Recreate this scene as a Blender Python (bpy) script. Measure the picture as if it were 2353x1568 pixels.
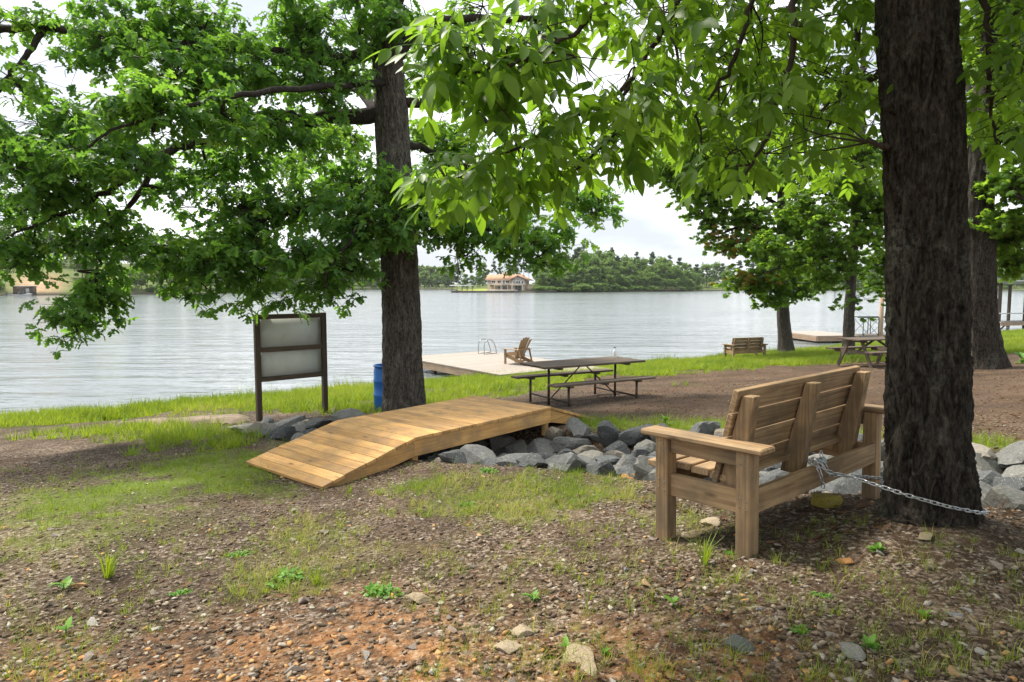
import bpy, bmesh, math, random
import numpy as np
from mathutils import Vector, Matrix

for _o in list(bpy.data.objects):
    bpy.data.objects.remove(_o)
SC = bpy.context.scene
COL = SC.collection

# ------------------------------------------------------------------ camera, sky, sun, exposure
CAM_Z = 3.3
FPX, CPX, CPY = 1570.0, 1176.5, 784.0          # focal length and centre for a 2353 px wide frame
TILT = math.atan(129 / 1570)
cam_d = bpy.data.cameras.new('camera')
cam_d.sensor_width = 36.0
cam_d.lens = 36.0 * FPX / 2353
cam_d.clip_start, cam_d.clip_end = 0.05, 6000
cam = bpy.data.objects.new('camera', cam_d)
COL.objects.link(cam)
cam.location = (0, 0, CAM_Z)
cam.rotation_euler = (math.pi / 2 - TILT, 0, 0)
SC.camera = cam

SUN_EL, SUN_AZ = math.radians(57), math.radians(-50)     # azimuth measured from +Y towards +X
world = bpy.data.worlds.new('World')
SC.world = world
world.use_nodes = True
wn = world.node_tree
wn.nodes.clear()
sky = wn.nodes.new('ShaderNodeTexSky')
sky.sky_type = 'NISHITA'
sky.sun_disc = False
sky.sun_elevation, sky.sun_rotation = SUN_EL, SUN_AZ
sky.air_density, sky.dust_density = 1.0, 3.0
wtc = wn.nodes.new('ShaderNodeTexCoord')
wno = wn.nodes.new('ShaderNodeTexNoise')
wno.inputs['Scale'].default_value = 2.2
wno.inputs['Detail'].default_value = 5
wmp = wn.nodes.new('ShaderNodeMapping')
wmp.inputs['Scale'].default_value = (1, 1, 2.6)
wn.links.new(wtc.outputs['Generated'], wmp.inputs[0])
wn.links.new(wmp.outputs[0], wno.inputs['Vector'])
wrp = wn.nodes.new('ShaderNodeValToRGB')
wrp.color_ramp.elements[0].position, wrp.color_ramp.elements[0].color = 0.40, (4.4, 4.75, 5.2, 1)
wrp.color_ramp.elements[1].position, wrp.color_ramp.elements[1].color = 0.62, (10.6, 10.7, 10.8, 1)
wn.links.new(wno.outputs['Fac'], wrp.inputs[0])
wmx = wn.nodes.new('ShaderNodeMix')
wmx.data_type = 'RGBA'
wmx.inputs[0].default_value = 0.86
wn.links.new(sky.outputs[0], wmx.inputs[6])
wn.links.new(wrp.outputs[0], wmx.inputs[7])
wbg = wn.nodes.new('ShaderNodeBackground')
wbg.inputs['Strength'].default_value = 0.086
wn.links.new(wmx.outputs[2], wbg.inputs['Color'])
wout = wn.nodes.new('ShaderNodeOutputWorld')
wn.links.new(wbg.outputs[0], wout.inputs['Surface'])

sun_d = bpy.data.lights.new('sun', 'SUN')
sun_d.energy, sun_d.angle, sun_d.color = 3.4, math.radians(11), (1.0, 0.94, 0.84)
sun = bpy.data.objects.new('sun', sun_d)
COL.objects.link(sun)
_sd = Vector((math.sin(SUN_AZ) * math.cos(SUN_EL), math.cos(SUN_AZ) * math.cos(SUN_EL), math.sin(SUN_EL)))
sun.rotation_euler = _sd.to_track_quat('Z', 'Y').to_euler()

SC.view_settings.view_transform = 'Standard'
SC.view_settings.look = 'None'
SC.view_settings.gamma = 1.0
SC.view_settings.use_curve_mapping = False
SC.view_settings.exposure = 1.2
SC.render.engine = 'CYCLES'
SC.cycles.use_denoising = True
SC.cycles.max_bounces = 8
SC.cycles.diffuse_bounces = 4
SC.cycles.transmission_bounces = 6
SC.cycles.sample_clamp_indirect = 6.0

# ------------------------------------------------------------------ helpers
RND = random.Random(11)
NPR = np.random.default_rng(11)


def at(px, py, Y):
    """world point at depth Y behind a point of the 2353 px wide photograph"""
    u, v = px - CPX, py - CPY
    ry = FPX * math.cos(TILT) - v * math.sin(TILT)
    rz = -(v * math.cos(TILT) + FPX * math.sin(TILT))
    t = Y / ry
    return np.array((t * u, Y, CAM_Z + t * rz))


def vn3(P, seed=0):
    """smooth value noise in 3D, 0..1, vectorised"""
    P = np.asarray(P, float)
    i = np.floor(P).astype(np.int64)
    f = P - i
    f = f * f * (3 - 2 * f)
    def h(dx, dy, dz):
        n = (i[..., 0] + dx) * 374761393 + (i[..., 1] + dy) * 668265263 + (i[..., 2] + dz) * 1274126177 + seed * 974634777
        n = (n ^ (n >> 13)) * 1274126177
        n = n & 0xffffffff
        n = (n ^ (n >> 16)) & 0xffff
        return n / 65535.0
    fx, fy, fz = f[..., 0], f[..., 1], f[..., 2]
    a = h(0, 0, 0) * (1 - fx) + h(1, 0, 0) * fx
    b = h(0, 1, 0) * (1 - fx) + h(1, 1, 0) * fx
    c = h(0, 0, 1) * (1 - fx) + h(1, 0, 1) * fx
    d = h(0, 1, 1) * (1 - fx) + h(1, 1, 1) * fx
    return (a * (1 - fy) + b * fy) * (1 - fz) + (c * (1 - fy) + d * fy) * fz


def vn2(x, y, f, seed=0):
    x = np.asarray(x, float)
    return vn3(np.stack([x * f, np.asarray(y, float) * f, np.zeros_like(x) + 0.37], -1), seed)


def sstep(a, b, x):
    t = np.clip((x - a) / (b - a), 0, 1)
    return t * t * (3 - 2 * t)


def tag(o, label=None, cat=None, group=None, kind=None):
    if label: o['label'] = label
    if cat: o['category'] = cat
    if group: o['group'] = group
    if kind: o['kind'] = kind
    return o


def link(name, data, parent=None, mtx=None):
    o = bpy.data.objects.new(name, data)
    COL.objects.link(o)
    if parent is not None: o.parent = parent
    if mtx is not None: o.matrix_local = mtx
    return o


def empty(name, loc=(0, 0, 0), rz=0.0, label=None, cat=None, group=None):
    o = bpy.data.objects.new(name, None)
    o.empty_display_size = 0.2
    COL.objects.link(o)
    o.location = [float(c) for c in loc]
    o.rotation_euler = (0, 0, rz)
    return tag(o, label, cat, group)


def copy_tree(o, parent=None):
    c = o.copy()
    COL.objects.link(c)
    if parent is not None: c.parent = parent
    for ch in list(o.children): copy_tree(ch, c)
    return c


def mesh_from(name, V, T, mat=None, smooth=False, rnd=None, extra=None):
    """mesh from vertex array (n,3) and face array (m,3 or 4)"""
    V = np.asarray(V, np.float32)
    T = np.asarray(T, np.int32)
    m = bpy.data.meshes.new(name)
    m.vertices.add(len(V))
    m.vertices.foreach_set('co', V.ravel())
    k = T.shape[1]
    m.loops.add(T.size)
    m.loops.foreach_set('vertex_index', T.ravel())
    m.polygons.add(len(T))
    m.polygons.foreach_set('loop_start', np.arange(0, T.size, k, dtype=np.int32))
    m.polygons.foreach_set('loop_total', np.full(len(T), k, np.int32))
    if smooth: m.polygons.foreach_set('use_smooth', np.ones(len(T), bool))
    m.update(calc_edges=True)
    if rnd is not None:
        a = m.attributes.new('rnd', 'FLOAT', 'POINT')
        a.data.foreach_set('value', np.asarray(rnd, np.float32))
    if extra is not None:
        a = m.color_attributes.new('mask', 'FLOAT_COLOR', 'POINT')
        a.data.foreach_set('color', np.asarray(extra, np.float32).ravel())
    if mat: m.materials.append(mat)
    return m


class Geo:
    """gathers triangles and quads (as triangles) of one part"""
    def __init__(s): s.V, s.T, s.R, s.n = [], [], [], 0
    def add(s, V, T, r=0.5):
        V = np.asarray(V, float); T = np.asarray(T, int)
        if len(T) == 0: return s
        if T.shape[1] == 4: T = np.concatenate([T[:, [0, 1, 2]], T[:, [0, 2, 3]]])
        s.V.append(V); s.T.append(T + s.n)
        s.R.append(np.full(len(V), r) if np.isscalar(r) else np.asarray(r))
        s.n += len(V)
        return s
    def mesh(s, name, mat=None, smooth=False):
        return mesh_from(name, np.concatenate(s.V), np.concatenate(s.T), mat, smooth, np.concatenate(s.R))
    def build(s, name, mat=None, parent=None, smooth=False, mtx=None):
        return link(name, s.mesh(name, mat, smooth), parent, mtx)
    def box(s, c, d, rz=0.0):
        c = np.asarray(c, float)
        v = np.array([(x, y, z) for x in (-.5, .5) for y in (-.5, .5) for z in (-.5, .5)]) * np.asarray(d, float)
        if rz:
            cs, sn = math.cos(rz), math.sin(rz)
            v = np.stack([v[:, 0] * cs - v[:, 1] * sn, v[:, 0] * sn + v[:, 1] * cs, v[:, 2]], -1)
        f = [(0, 1, 3, 2), (4, 6, 7, 5), (0, 4, 5, 1), (2, 3, 7, 6), (0, 2, 6, 4), (1, 5, 7, 3)]
        return s.add(v + c, f)
    def tube(s, pts, rad, seg=8, cap=True, r=0.5):
        V, F = tube(pts, rad, seg, cap)
        return s.add(V, F, r)
    def prisms(s, A, B, r0, r1, rnd=0.5):
        """many thin three-sided twigs at once"""
        A = np.asarray(A, float); B = np.asarray(B, float)
        if len(A) == 0: return s
        d = B - A
        d /= np.linalg.norm(d, axis=1, keepdims=True) + 1e-9
        ref = np.where(np.abs(d[:, 2:3]) > .9, np.array([[1., 0, 0]]), np.array([[0, 0, 1.]]))
        x = np.cross(d, ref); x /= np.linalg.norm(x, axis=1, keepdims=True) + 1e-9
        y = np.cross(d, x)
        vs = []
        for P, rr in ((A, r0), (B, r1)):
            for k in range(3):
                a = k * 2.0944
                vs.append(P + (x * math.cos(a) + y * math.sin(a)) * rr)
        V = np.stack(vs, 1).reshape(-1, 3)
        t = np.array([(0, 1, 4), (0, 4, 3), (1, 2, 5), (1, 5, 4), (2, 0, 3), (2, 3, 5), (3, 4, 5)])
        T = (t[None] + 6 * np.arange(len(A))[:, None, None]).reshape(-1, 3)
        return s.add(V, T, rnd)


def spline(pts, n):
    """Catmull-Rom through pts, n samples per span; works for any column count"""
    P = np.asarray(pts, float)
    P = np.vstack([2 * P[0] - P[1], P, 2 * P[-1] - P[-2]])
    out = []
    for i in range(1, len(P) - 2):
        for k in range(n):
            t = k / n
            a, b, c, d = P[i - 1], P[i], P[i + 1], P[i + 2]
            out.append(.5 * ((2 * b) + (c - a) * t + (2 * a - 5 * b + 4 * c - d) * t * t + (3 * b - a - 3 * c + d) * t ** 3))
    out.append(P[-2])
    return np.array(out)


def frames(P):
    T = np.gradient(P, axis=0)
    T /= np.linalg.norm(T, axis=1, keepdims=True) + 1e-9
    X = np.zeros_like(P)
    ref = np.array([1., 0, 0]) if abs(T[0, 0]) < .8 else np.array([0, 1., 0])
    x = ref - T[0] * (ref @ T[0])
    for i in range(len(P)):
        x = x - T[i] * (x @ T[i])
        x /= np.linalg.norm(x) + 1e-9
        X[i] = x
    return T, X, np.cross(T, X)


def tube(pts, rad, seg=8, cap=True):
    P = np.asarray(pts, float)
    rad = np.full(len(P), rad) if np.isscalar(rad) else np.asarray(rad, float)
    T, X, Y = frames(P)
    a = np.arange(seg) * 2 * math.pi / seg
    V = (P[:, None] + rad[:, None, None] * (X[:, None] * np.cos(a)[None, :, None] + Y[:, None] * np.sin(a)[None, :, None])).reshape(-1, 3)
    i = np.arange(len(P) - 1)[:, None] * seg
    j = np.arange(seg)[None]
    k = (j + 1) % seg
    F = np.stack([i + j, i + k, i + seg + k, i + seg + j], -1).reshape(-1, 4)
    tris = np.concatenate([F[:, [0, 1, 2]], F[:, [0, 2, 3]]])
    if cap:
        n = len(V)
        V = np.vstack([V, P[0], P[-1]])
        j = np.arange(seg)
        k = (j + 1) % seg
        e = (len(P) - 1) * seg
        tris = np.vstack([tris, np.stack([k, j, np.full(seg, n)], -1), np.stack([e + j, e + k, np.full(seg, n + 1)], -1)])
    return V, tris


def scatter(geo, tv, tf, M, pos, rnd):
    """copies of template (tv, tf) with matrices M (n,3,3) at pos (n,3); rnd (n,) or (n,nv)"""
    if len(pos) == 0: return
    V = np.einsum('nij,kj->nki', M, tv) + pos[:, None]
    T = (np.asarray(tf)[None] + len(tv) * np.arange(len(pos))[:, None, None]).reshape(-1, 3)
    r = np.asarray(rnd)
    r = np.repeat(r, len(tv)) if r.ndim == 1 else r.ravel()
    geo.add(V.reshape(-1, 3), T, r)


def rotm(yaw, pitch, roll):
    """(n,3,3): roll about x, then pitch (nose down positive) about y, then yaw about z"""
    yaw, pitch, roll = np.broadcast_arrays(np.asarray(yaw, float), np.asarray(pitch, float), np.asarray(roll, float))
    cy, sy, cp, sp, cr, sr = np.cos(yaw), np.sin(yaw), np.cos(pitch), np.sin(pitch), np.cos(roll), np.sin(roll)
    return np.stack([np.stack([cy * cp, cy * sp * sr - sy * cr, cy * sp * cr + sy * sr], -1),
                     np.stack([sy * cp, sy * sp * sr + cy * cr, sy * sp * cr - cy * sr], -1),
                     np.stack([-sp, cp * sr, cp * cr], -1)], -2)


_beams = {}


def beam(name, parent, mat, p0, p1, w, t, up=(0, 0, 1), bevel=0.004):
    """a sawn board from p0 to p1: own object, local X along the grain, width w, thickness t towards up"""
    p0, p1 = Vector(p0), Vector(p1)
    L = (p1 - p0).length
    key = (round(L, 3), round(w, 4), round(t, 4), mat.name, bevel)
    if key not in _beams:
        bm = bmesh.new()
        bmesh.ops.create_cube(bm, size=1)
        for v in bm.verts: v.co = Vector((v.co.x * L, v.co.y * w, v.co.z * t))
        if bevel: bmesh.ops.bevel(bm, geom=bm.edges[:], offset=bevel, segments=1, affect='EDGES')
        m = bpy.data.meshes.new(name)
        bm.to_mesh(m)
        bm.free()
        m.materials.append(mat)
        _beams[key] = m
    x = (p1 - p0).normalized()
    up = Vector(up)
    y = up.cross(x)
    if y.length < 1e-4: y = Vector((0, 1, 0)).cross(x)
    y.normalize()
    z = x.cross(y)
    M = Matrix((x, y, z)).transposed().to_4x4()
    M.translation = (p0 + p1) / 2
    return link(name, _beams[key], parent, M)


def prism_obj(name, parent, mat, poly, thick, M, bevel=0.004):
    """extruded outline: poly in local XY, thickness along local Z, placed by matrix M"""
    bm = bmesh.new()
    vs = [bm.verts.new((x, y, -thick / 2)) for x, y in poly]
    f = bm.faces.new(vs)
    r = bmesh.ops.extrude_face_region(bm, geom=[f])
    for v in r['geom']:
        if isinstance(v, bmesh.types.BMVert): v.co.z += thick
    bmesh.ops.recalc_face_normals(bm, faces=bm.faces[:])
    if bevel: bmesh.ops.bevel(bm, geom=bm.edges[:], offset=bevel, segments=1, affect='EDGES')
    m = bpy.data.meshes.new(name)
    bm.to_mesh(m)
    bm.free()
    m.materials.append(mat)
    return link(name, m, parent, M)


def basis(x, y, o):
    x, y = Vector(x).normalized(), Vector(y)
    z = x.cross(y).normalized()
    y = z.cross(x)
    M = Matrix((x, y, z)).transposed().to_4x4()
    M.translation = Vector(o)
    return M


def pipe(name, parent, mat, pts, rad, seg=10, smooth=True):
    return Geo().tube(pts, rad, seg).build(name, mat, parent, smooth)


def lathe(name, parent, mat, prof, seg=32, loc=(0, 0, 0)):
    prof = np.asarray(prof, float)
    a = np.arange(seg) * 2 * math.pi / seg
    V = np.stack([prof[:, None, 0] * np.cos(a), prof[:, None, 0] * np.sin(a), np.repeat(prof[:, 1:2], seg, 1)], -1).reshape(-1, 3) + np.asarray(loc)
    i = np.arange(len(prof) - 1)[:, None] * seg
    j = np.arange(seg)[None]
    F = np.stack([i + j, i + (j + 1) % seg, i + seg + (j + 1) % seg, i + seg + j], -1).reshape(-1, 4)
    return Geo().add(V, F).build(name, mat, parent, True)


# ------------------------------------------------------------------ materials
def new_mat(name):
    m = bpy.data.materials.new(name)
    m.use_nodes = True
    m.node_tree.nodes.clear()
    return m, m.node_tree


def nd(nt, typ, ins=None, **props):
    n = nt.nodes.new(typ)
    for k, v in props.items(): setattr(n, k, v)
    for k, v in (ins or {}).items():
        if isinstance(v, bpy.types.NodeSocket): nt.links.new(v, n.inputs[k])
        else: n.inputs[k].default_value = v
    return n


def c4(c): return (c[0], c[1], c[2], 1.0)


def mixc(nt, f, a, b, blend='MIX'):
    n = nt.nodes.new('ShaderNodeMix')
    n.data_type = 'RGBA'
    n.blend_type = blend
    for i, v in ((0, f), (6, a), (7, b)):
        if isinstance(v, bpy.types.NodeSocket): nt.links.new(v, n.inputs[i])
        else: n.inputs[i].default_value = v if i == 0 else c4(v)
    return n.outputs[2]


def ramp(nt, f, stops, interp='LINEAR'):
    n = nt.nodes.new('ShaderNodeValToRGB')
    n.color_ramp.interpolation = interp
    e = n.color_ramp.elements
    while len(e) < len(stops): e.new(0.5)
    for k, (p, c) in enumerate(stops):
        e[k].position = p
        e[k].color = c4(c) if not np.isscalar(c) else (c, c, c, 1)
    nt.links.new(f, n.inputs[0])
    return n.outputs[0]


def math_n(nt, op, a, b=0.0, clamp=False):
    n = nt.nodes.new('ShaderNodeMath')
    n.operation, n.use_clamp = op, clamp
    for i, v in ((0, a), (1, b)):
        if isinstance(v, bpy.types.NodeSocket): nt.links.new(v, n.inputs[i])
        else: n.inputs[i].default_value = v
    return n.outputs[0]


def coords(nt, scale=(1, 1, 1), kind='Object', jitter=False):
    tc = nd(nt, 'ShaderNodeTexCoord')
    v = tc.outputs[kind]
    if jitter:
        oi = nd(nt, 'ShaderNodeObjectInfo')
        v = nd(nt, 'ShaderNodeVectorMath', {0: v, 1: nd(nt, 'ShaderNodeVectorMath', {0: oi.outputs['Random'], 1: (37., 53., 71.)}, operation='MULTIPLY').outputs[0]}, operation='ADD').outputs[0]
    return nd(nt, 'ShaderNodeMapping', {'Vector': v, 'Scale': scale}).outputs[0]


def noise(nt, v, scale, detail=4, rough=.55, dist=0.0):
    return nd(nt, 'ShaderNodeTexNoise', {'Vector': v, 'Scale': scale, 'Detail': detail, 'Roughness': rough, 'Distortion': dist}).outputs['Fac']


def finish(nt, color, rough=.7, bump=None, bstr=.4, bdist=.01, spec=.3, **more):
    p = nd(nt, 'ShaderNodeBsdfPrincipled', {'Roughness': rough, 'Specular IOR Level': spec})
    if isinstance(color, bpy.types.NodeSocket): nt.links.new(color, p.inputs['Base Color'])
    else: p.inputs['Base Color'].default_value = c4(color)
    for k, v in more.items():
        k = k.replace('_', ' ')
        if isinstance(v, bpy.types.NodeSocket): nt.links.new(v, p.inputs[k])
        else: p.inputs[k].default_value = v
    if bump is not None:
        b = nd(nt, 'ShaderNodeBump', {'Height': bump, 'Strength': bstr, 'Distance': bdist})
        nt.links.new(b.outputs[0], p.inputs['Normal'])
    o = nd(nt, 'ShaderNodeOutputMaterial', {'Surface': p.outputs[0]})
    return p


def wood(name, a, b, knot, stain, rough=.75, grain=1.0, stain_amt=.5, vary=.35):
    m, nt = new_mat(name)
    oi = nd(nt, 'ShaderNodeObjectInfo')
    v = coords(nt, (1.6, 24, 24), jitter=True)
    g1 = noise(nt, v, grain, 6, .6, .8)
    v2 = coords(nt, (.5, 9, 9), jitter=True)
    wv = nd(nt, 'ShaderNodeTexWave', {'Vector': v2, 'Scale': 1.0, 'Distortion': 14.0, 'Detail': 3.0, 'Detail Scale': 1.6}, wave_type='BANDS', bands_direction='Y').outputs['Fac']
    g = math_n(nt, 'ADD', math_n(nt, 'MULTIPLY', g1, .78), math_n(nt, 'MULTIPLY', wv, .22))
    col = ramp(nt, g, [(.28, b), (.5, [(p + q) / 2 for p, q in zip(a, b)]), (.7, a)])
    v3 = coords(nt, (1, 1, 1), jitter=True)
    st = ramp(nt, noise(nt, v3, 3.2, 4, .6), [(.42, 0.0), (.7, 1.0)])
    col = mixc(nt, math_n(nt, 'MULTIPLY', st, stain_amt), col, stain)
    vk = coords(nt, (2.1, 6.5, 6.5), jitter=True)
    vo = nd(nt, 'ShaderNodeTexVoronoi', {'Vector': vk, 'Scale': 1.0}).outputs['Distance']
    kn = ramp(nt, vo, [(.05, 1.0), (.13, 0.0)])
    col = mixc(nt, math_n(nt, 'MULTIPLY', kn, .8), col, knot)
    br = math_n(nt, 'ADD', math_n(nt, 'MULTIPLY', oi.outputs['Random'], vary), 1 - vary / 2)
    hv = nd(nt, 'ShaderNodeHueSaturation', {'Color': col, 'Value': br})
    finish(nt, hv.outputs[0], rough, math_n(nt, 'ADD', g, math_n(nt, 'MULTIPLY', noise(nt, v, 4, 3), .5)), .5, .003, .25)
    return m


def plain(name, col, rough=.5, metal=0.0, var=.15, scale=8.0, bstr=.15, spec=.4, dirt=None):
    m, nt = new_mat(name)
    n = noise(nt, coords(nt), scale, 5, .6)
    c = ramp(nt, n, [(.3, [x * (1 - var) for x in col]), (.7, [min(1, x * (1 + var)) for x in col])])
    if dirt is not None:
        d = ramp(nt, noise(nt, coords(nt), 2.3, 5, .65), [(.5, 0.0), (.72, .8)])
        c = mixc(nt, d, c, dirt)
    finish(nt, c, rough, n, bstr, .004, spec, Metallic=metal)
    return m


def leafy(name, stops, trans, amount=.4, rough=.45, spec=.35, objrand=False):
    """leaf blades: colour by the leaf's tone value, light shines through them"""
    m, nt = new_mat(name)
    if objrand: f = nd(nt, 'ShaderNodeObjectInfo').outputs['Random']
    else: f = nd(nt, 'ShaderNodeAttribute', attribute_name='rnd').outputs['Fac']
    col = ramp(nt, f, stops)
    tr = mixc(nt, .55, col, trans)
    p = nd(nt, 'ShaderNodeBsdfPrincipled', {'Base Color': col, 'Roughness': rough, 'Specular IOR Level': spec})
    t = nd(nt, 'ShaderNodeBsdfTranslucent', {'Color': tr})
    mx = nd(nt, 'ShaderNodeMixShader', {0: amount, 1: p.outputs[0], 2: t.outputs[0]})
    nd(nt, 'ShaderNodeOutputMaterial', {'Surface': mx.outputs[0]})
    return m


def bark(name, a, b, lichen, amt, vs=9.0, bs=.8):
    m, nt = new_mat(name)
    v = coords(nt, (1, 1, .22))
    n1 = noise(nt, v, vs * 2.2, 6, .65, .4)
    n3 = noise(nt, coords(nt, (1, 1, .33)), vs * 5.5, 8, .72, .3)
    n1 = math_n(nt, 'ADD', math_n(nt, 'MULTIPLY', n1, .35), math_n(nt, 'MULTIPLY', n3, .65))
    n2 = noise(nt, coords(nt, (1, 1, .5)), 3.1, 4, .6)
    col = ramp(nt, n1, [(.40, a), (.50, [(p + q) / 2.6 for p, q in zip(a, b)]), (.62, b)])
    li = ramp(nt, n2, [(.55, 0.0), (.72, 1.0)])
    fine = ramp(nt, noise(nt, coords(nt), 42, 3, .6), [(.45, .1), (.6, 1.0)])
    col = mixc(nt, math_n(nt, 'MULTIPLY', math_n(nt, 'MULTIPLY', li, fine), amt), col, lichen)
    finish(nt, col, .9, n1, bs, .02, .12)
    return m


M = {}
M['bridge'] = wood('new_lumber', (.70, .42, .16), (.47, .25, .088), (.14, .06, .024), (.31, .205, .11), .75, 1.0, .85, .5)
M['bench'] = wood('treated_lumber', (.42, .285, .155), (.21, .128, .064), (.05, .026, .015), (.13, .10, .065), .75, 1.0, .75, .45)
M['old'] = wood('weathered_lumber', (.155, .118, .088), (.08, .06, .044), (.035, .024, .018), (.07, .068, .055), .85, 1.2, .5, .3)
M['dock'] = wood('sun_bleached_lumber', (.36, .315, .27), (.255, .215, .18), (.13, .105, .08), (.30, .28, .25), .8, 1.0, .5, .22)
M['dock_side'] = wood('dock_timber', (.40, .29, .20), (.27, .18, .115), (.1, .06, .04), (.2, .17, .14), .8, 1.0, .5, .25)
M['chair'] = wood('chair_plastic_lumber', (.30, .195, .105), (.23, .145, .08), (.16, .10, .055), (.24, .16, .09), .5, .6, .3, .15)
M['sign'] = wood('sign_timber', (.115, .085, .06), (.062, .046, .034), (.025, .018, .013), (.08, .07, .055), .8, 1.0, .5, .25)
M['board'] = plain('sign_board_back', (.62, .65, .59), .6, 0, .05, 3, .05, .3, (.52, .53, .44))
M['pipe'] = plain('brown_steel_pipe', (.075, .055, .042), .5, .5, .35, 20, .2)
M['rail'] = plain('painted_steel', (.05, .065, .07), .5, .4, .3, 14, .1)
M['galv'] = plain('galvanised_steel', (.5, .51, .52), .32, .9, .15, 30, .1)
M['chrome'] = plain('brushed_rail', (.42, .43, .44), .25, .9, .1, 20, .05)
M['brass'] = plain('padlock_body', (.20, .26, .24), .45, .5, .25, 40, .1)
M['blue'] = plain('blue_plastic', (.010, .13, .46), .42, 0, .12, 5, .05, .4, (.03, .12, .33))
M['glass'] = plain('clear_bottle', (.75, .8, .8), .12, 0, .03, 4, 0, .5)
M['white'] = plain('white_paint', (.74, .74, .72), .5, 0, .05, 3, .05)
M['dark'] = plain('dark_pane', (.03, .035, .04), .15, 0, .2, 1, 0, .6)
M['stucco'] = plain('tan_stucco', (.42, .33, .24), .85, 0, .08, 1.2, .2, .2)
M['stucco2'] = plain('pale_stucco', (.52, .45, .37), .85, 0, .08, 1.2, .2, .2)
M['rooftile'] = plain('terracotta_roof', (.36, .215, .13), .8, 0, .2, .9, .3, .2)
M['fascia'] = plain('dark_fascia', (.20, .09, .06), .7, 0, .2, 2, .1)
M['metalroof'] = plain('pale_metal_roof', (.55, .57, .57), .45, .3, .12, .8, .1)
M['steelgrey'] = plain('grey_roof_sheet', (.33, .35, .35), .5, .3, .2, 1.5, .1)
M['red'] = plain('red_paint', (.5, .05, .05), .5, 0, .1, 3, 0)
M['teal'] = plain('teal_canvas', (.06, .2, .19), .6, 0, .2, 3, 0)
M['stone'] = plain('pale_terrace_stone', (.46, .40, .34), .9, 0, .3, 1.5, .3)
M['seawall'] = plain('dark_seawall', (.06, .055, .045), .9, 0, .3, .6, .3)
M['oak_bark'] = bark('oak_bark', (.022, .019, .016), (.165, .147, .125), (.27, .28, .22), .5, 8)
M['limb_bark'] = bark('limb_bark', (.022, .019, .016), (.07, .06, .05), (.2, .21, .16), .3, 8)
M['hick_bark'] = bark('hickory_bark', (.006, .005, .004), (.085, .072, .057), (.25, .27, .21), .5, 10, 1.0)
M['gum_bark'] = bark('gum_bark', (.035, .031, .027), (.135, .12, .105), (.3, .3, .25), .3, 8)
M['twig'] = plain('twig_bark', (.045, .034, .026), .9, 0, .3, 14, .3, .15)
M['far_trunk'] = plain('far_trunk_bark', (.20, .17, .14), .9, 0, .2, 2, 0, .1)
M['oak_leaf'] = leafy('oak_leaf', [(0, (.046, .125, .038)), (.45, (.082, .195, .044)), (.8, (.145, .275, .04)), (1, (.24, .36, .042))], (.31, .60, .035), .58)
M['hick_leaf'] = leafy('hickory_leaf', [(0, (.055, .135, .022)), (.6, (.105, .21, .026)), (1, (.19, .30, .035))], (.36, .60, .02), .58, objrand=False)
M['hick_leaf_o'] = leafy('hickory_leaf_single', [(0, (.055, .135, .022)), (.6, (.10, .20, .026)), (1, (.17, .28, .035))], (.33, .57, .02), .56, objrand=True)
M['gum_leaf'] = leafy('gum_leaf', [(0, (.06, .14, .03)), (.5, (.12, .235, .036)), (.9, (.19, .32, .04)), (.93, (.22, .09, .03)), (1, (.28, .12, .04))], (.38, .6, .025), .6)
M['grass'] = leafy('grass_blade', [(0, (.065, .135, .016)), (.5, (.18, .265, .02)), (.85, (.30, .36, .03)), (.9, (.36, .30, .11)), (1, (.42, .34, .15))], (.5, .62, .03), .38, .5, .25)
M['weed'] = leafy('weed_leaf', [(0, (.07, .2, .035)), (1, (.17, .34, .04))], (.3, .5, .03), .35, .5, .3)
M['far_leaf'] = leafy('far_leaf', [(0, (.06, .12, .045)), (.5, (.115, .20, .055)), (1, (.2, .29, .065))], (.28, .42, .05), .35, .6, .15)
M['pine_leaf'] = leafy('pine_needles', [(0, (.035, .075, .04)), (1, (.085, .14, .06))], (.15, .25, .05), .2, .6, .15)
M['litter'] = leafy('dry_leaf', [(0, (.055, .032, .02)), (.5, (.13, .07, .038)), (.85, (.22, .13, .07)), (1, (.33, .28, .06))], (.3, .2, .06), .15, .7, .2)


def stone_mat(name, stops, obj=True):
    m, nt = new_mat(name)
    if obj: f = nd(nt, 'ShaderNodeObjectInfo').outputs['Random']
    else: f = nd(nt, 'ShaderNodeAttribute', attribute_name='rnd').outputs['Fac']
    col = ramp(nt, f, stops, 'CONSTANT' if False else 'LINEAR')
    v = coords(nt, jitter=obj)
    n = noise(nt, v, 9 if obj else 60, 6, .65, .6)
    col = mixc(nt, 1.0, col, ramp(nt, n, [(.3, .62), (.7, 1.3)]), 'MULTIPLY')
    if obj:
        vein = ramp(nt, noise(nt, coords(nt, (1, 1, 3.2), jitter=True), 5, 5, .7, 1.5), [(.56, 0.0), (.66, .55)])
        col = mixc(nt, vein, col, (.34, .35, .31))
    finish(nt, col, .85, n, .6, .012 if obj else .003, .25)
    return m


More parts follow.
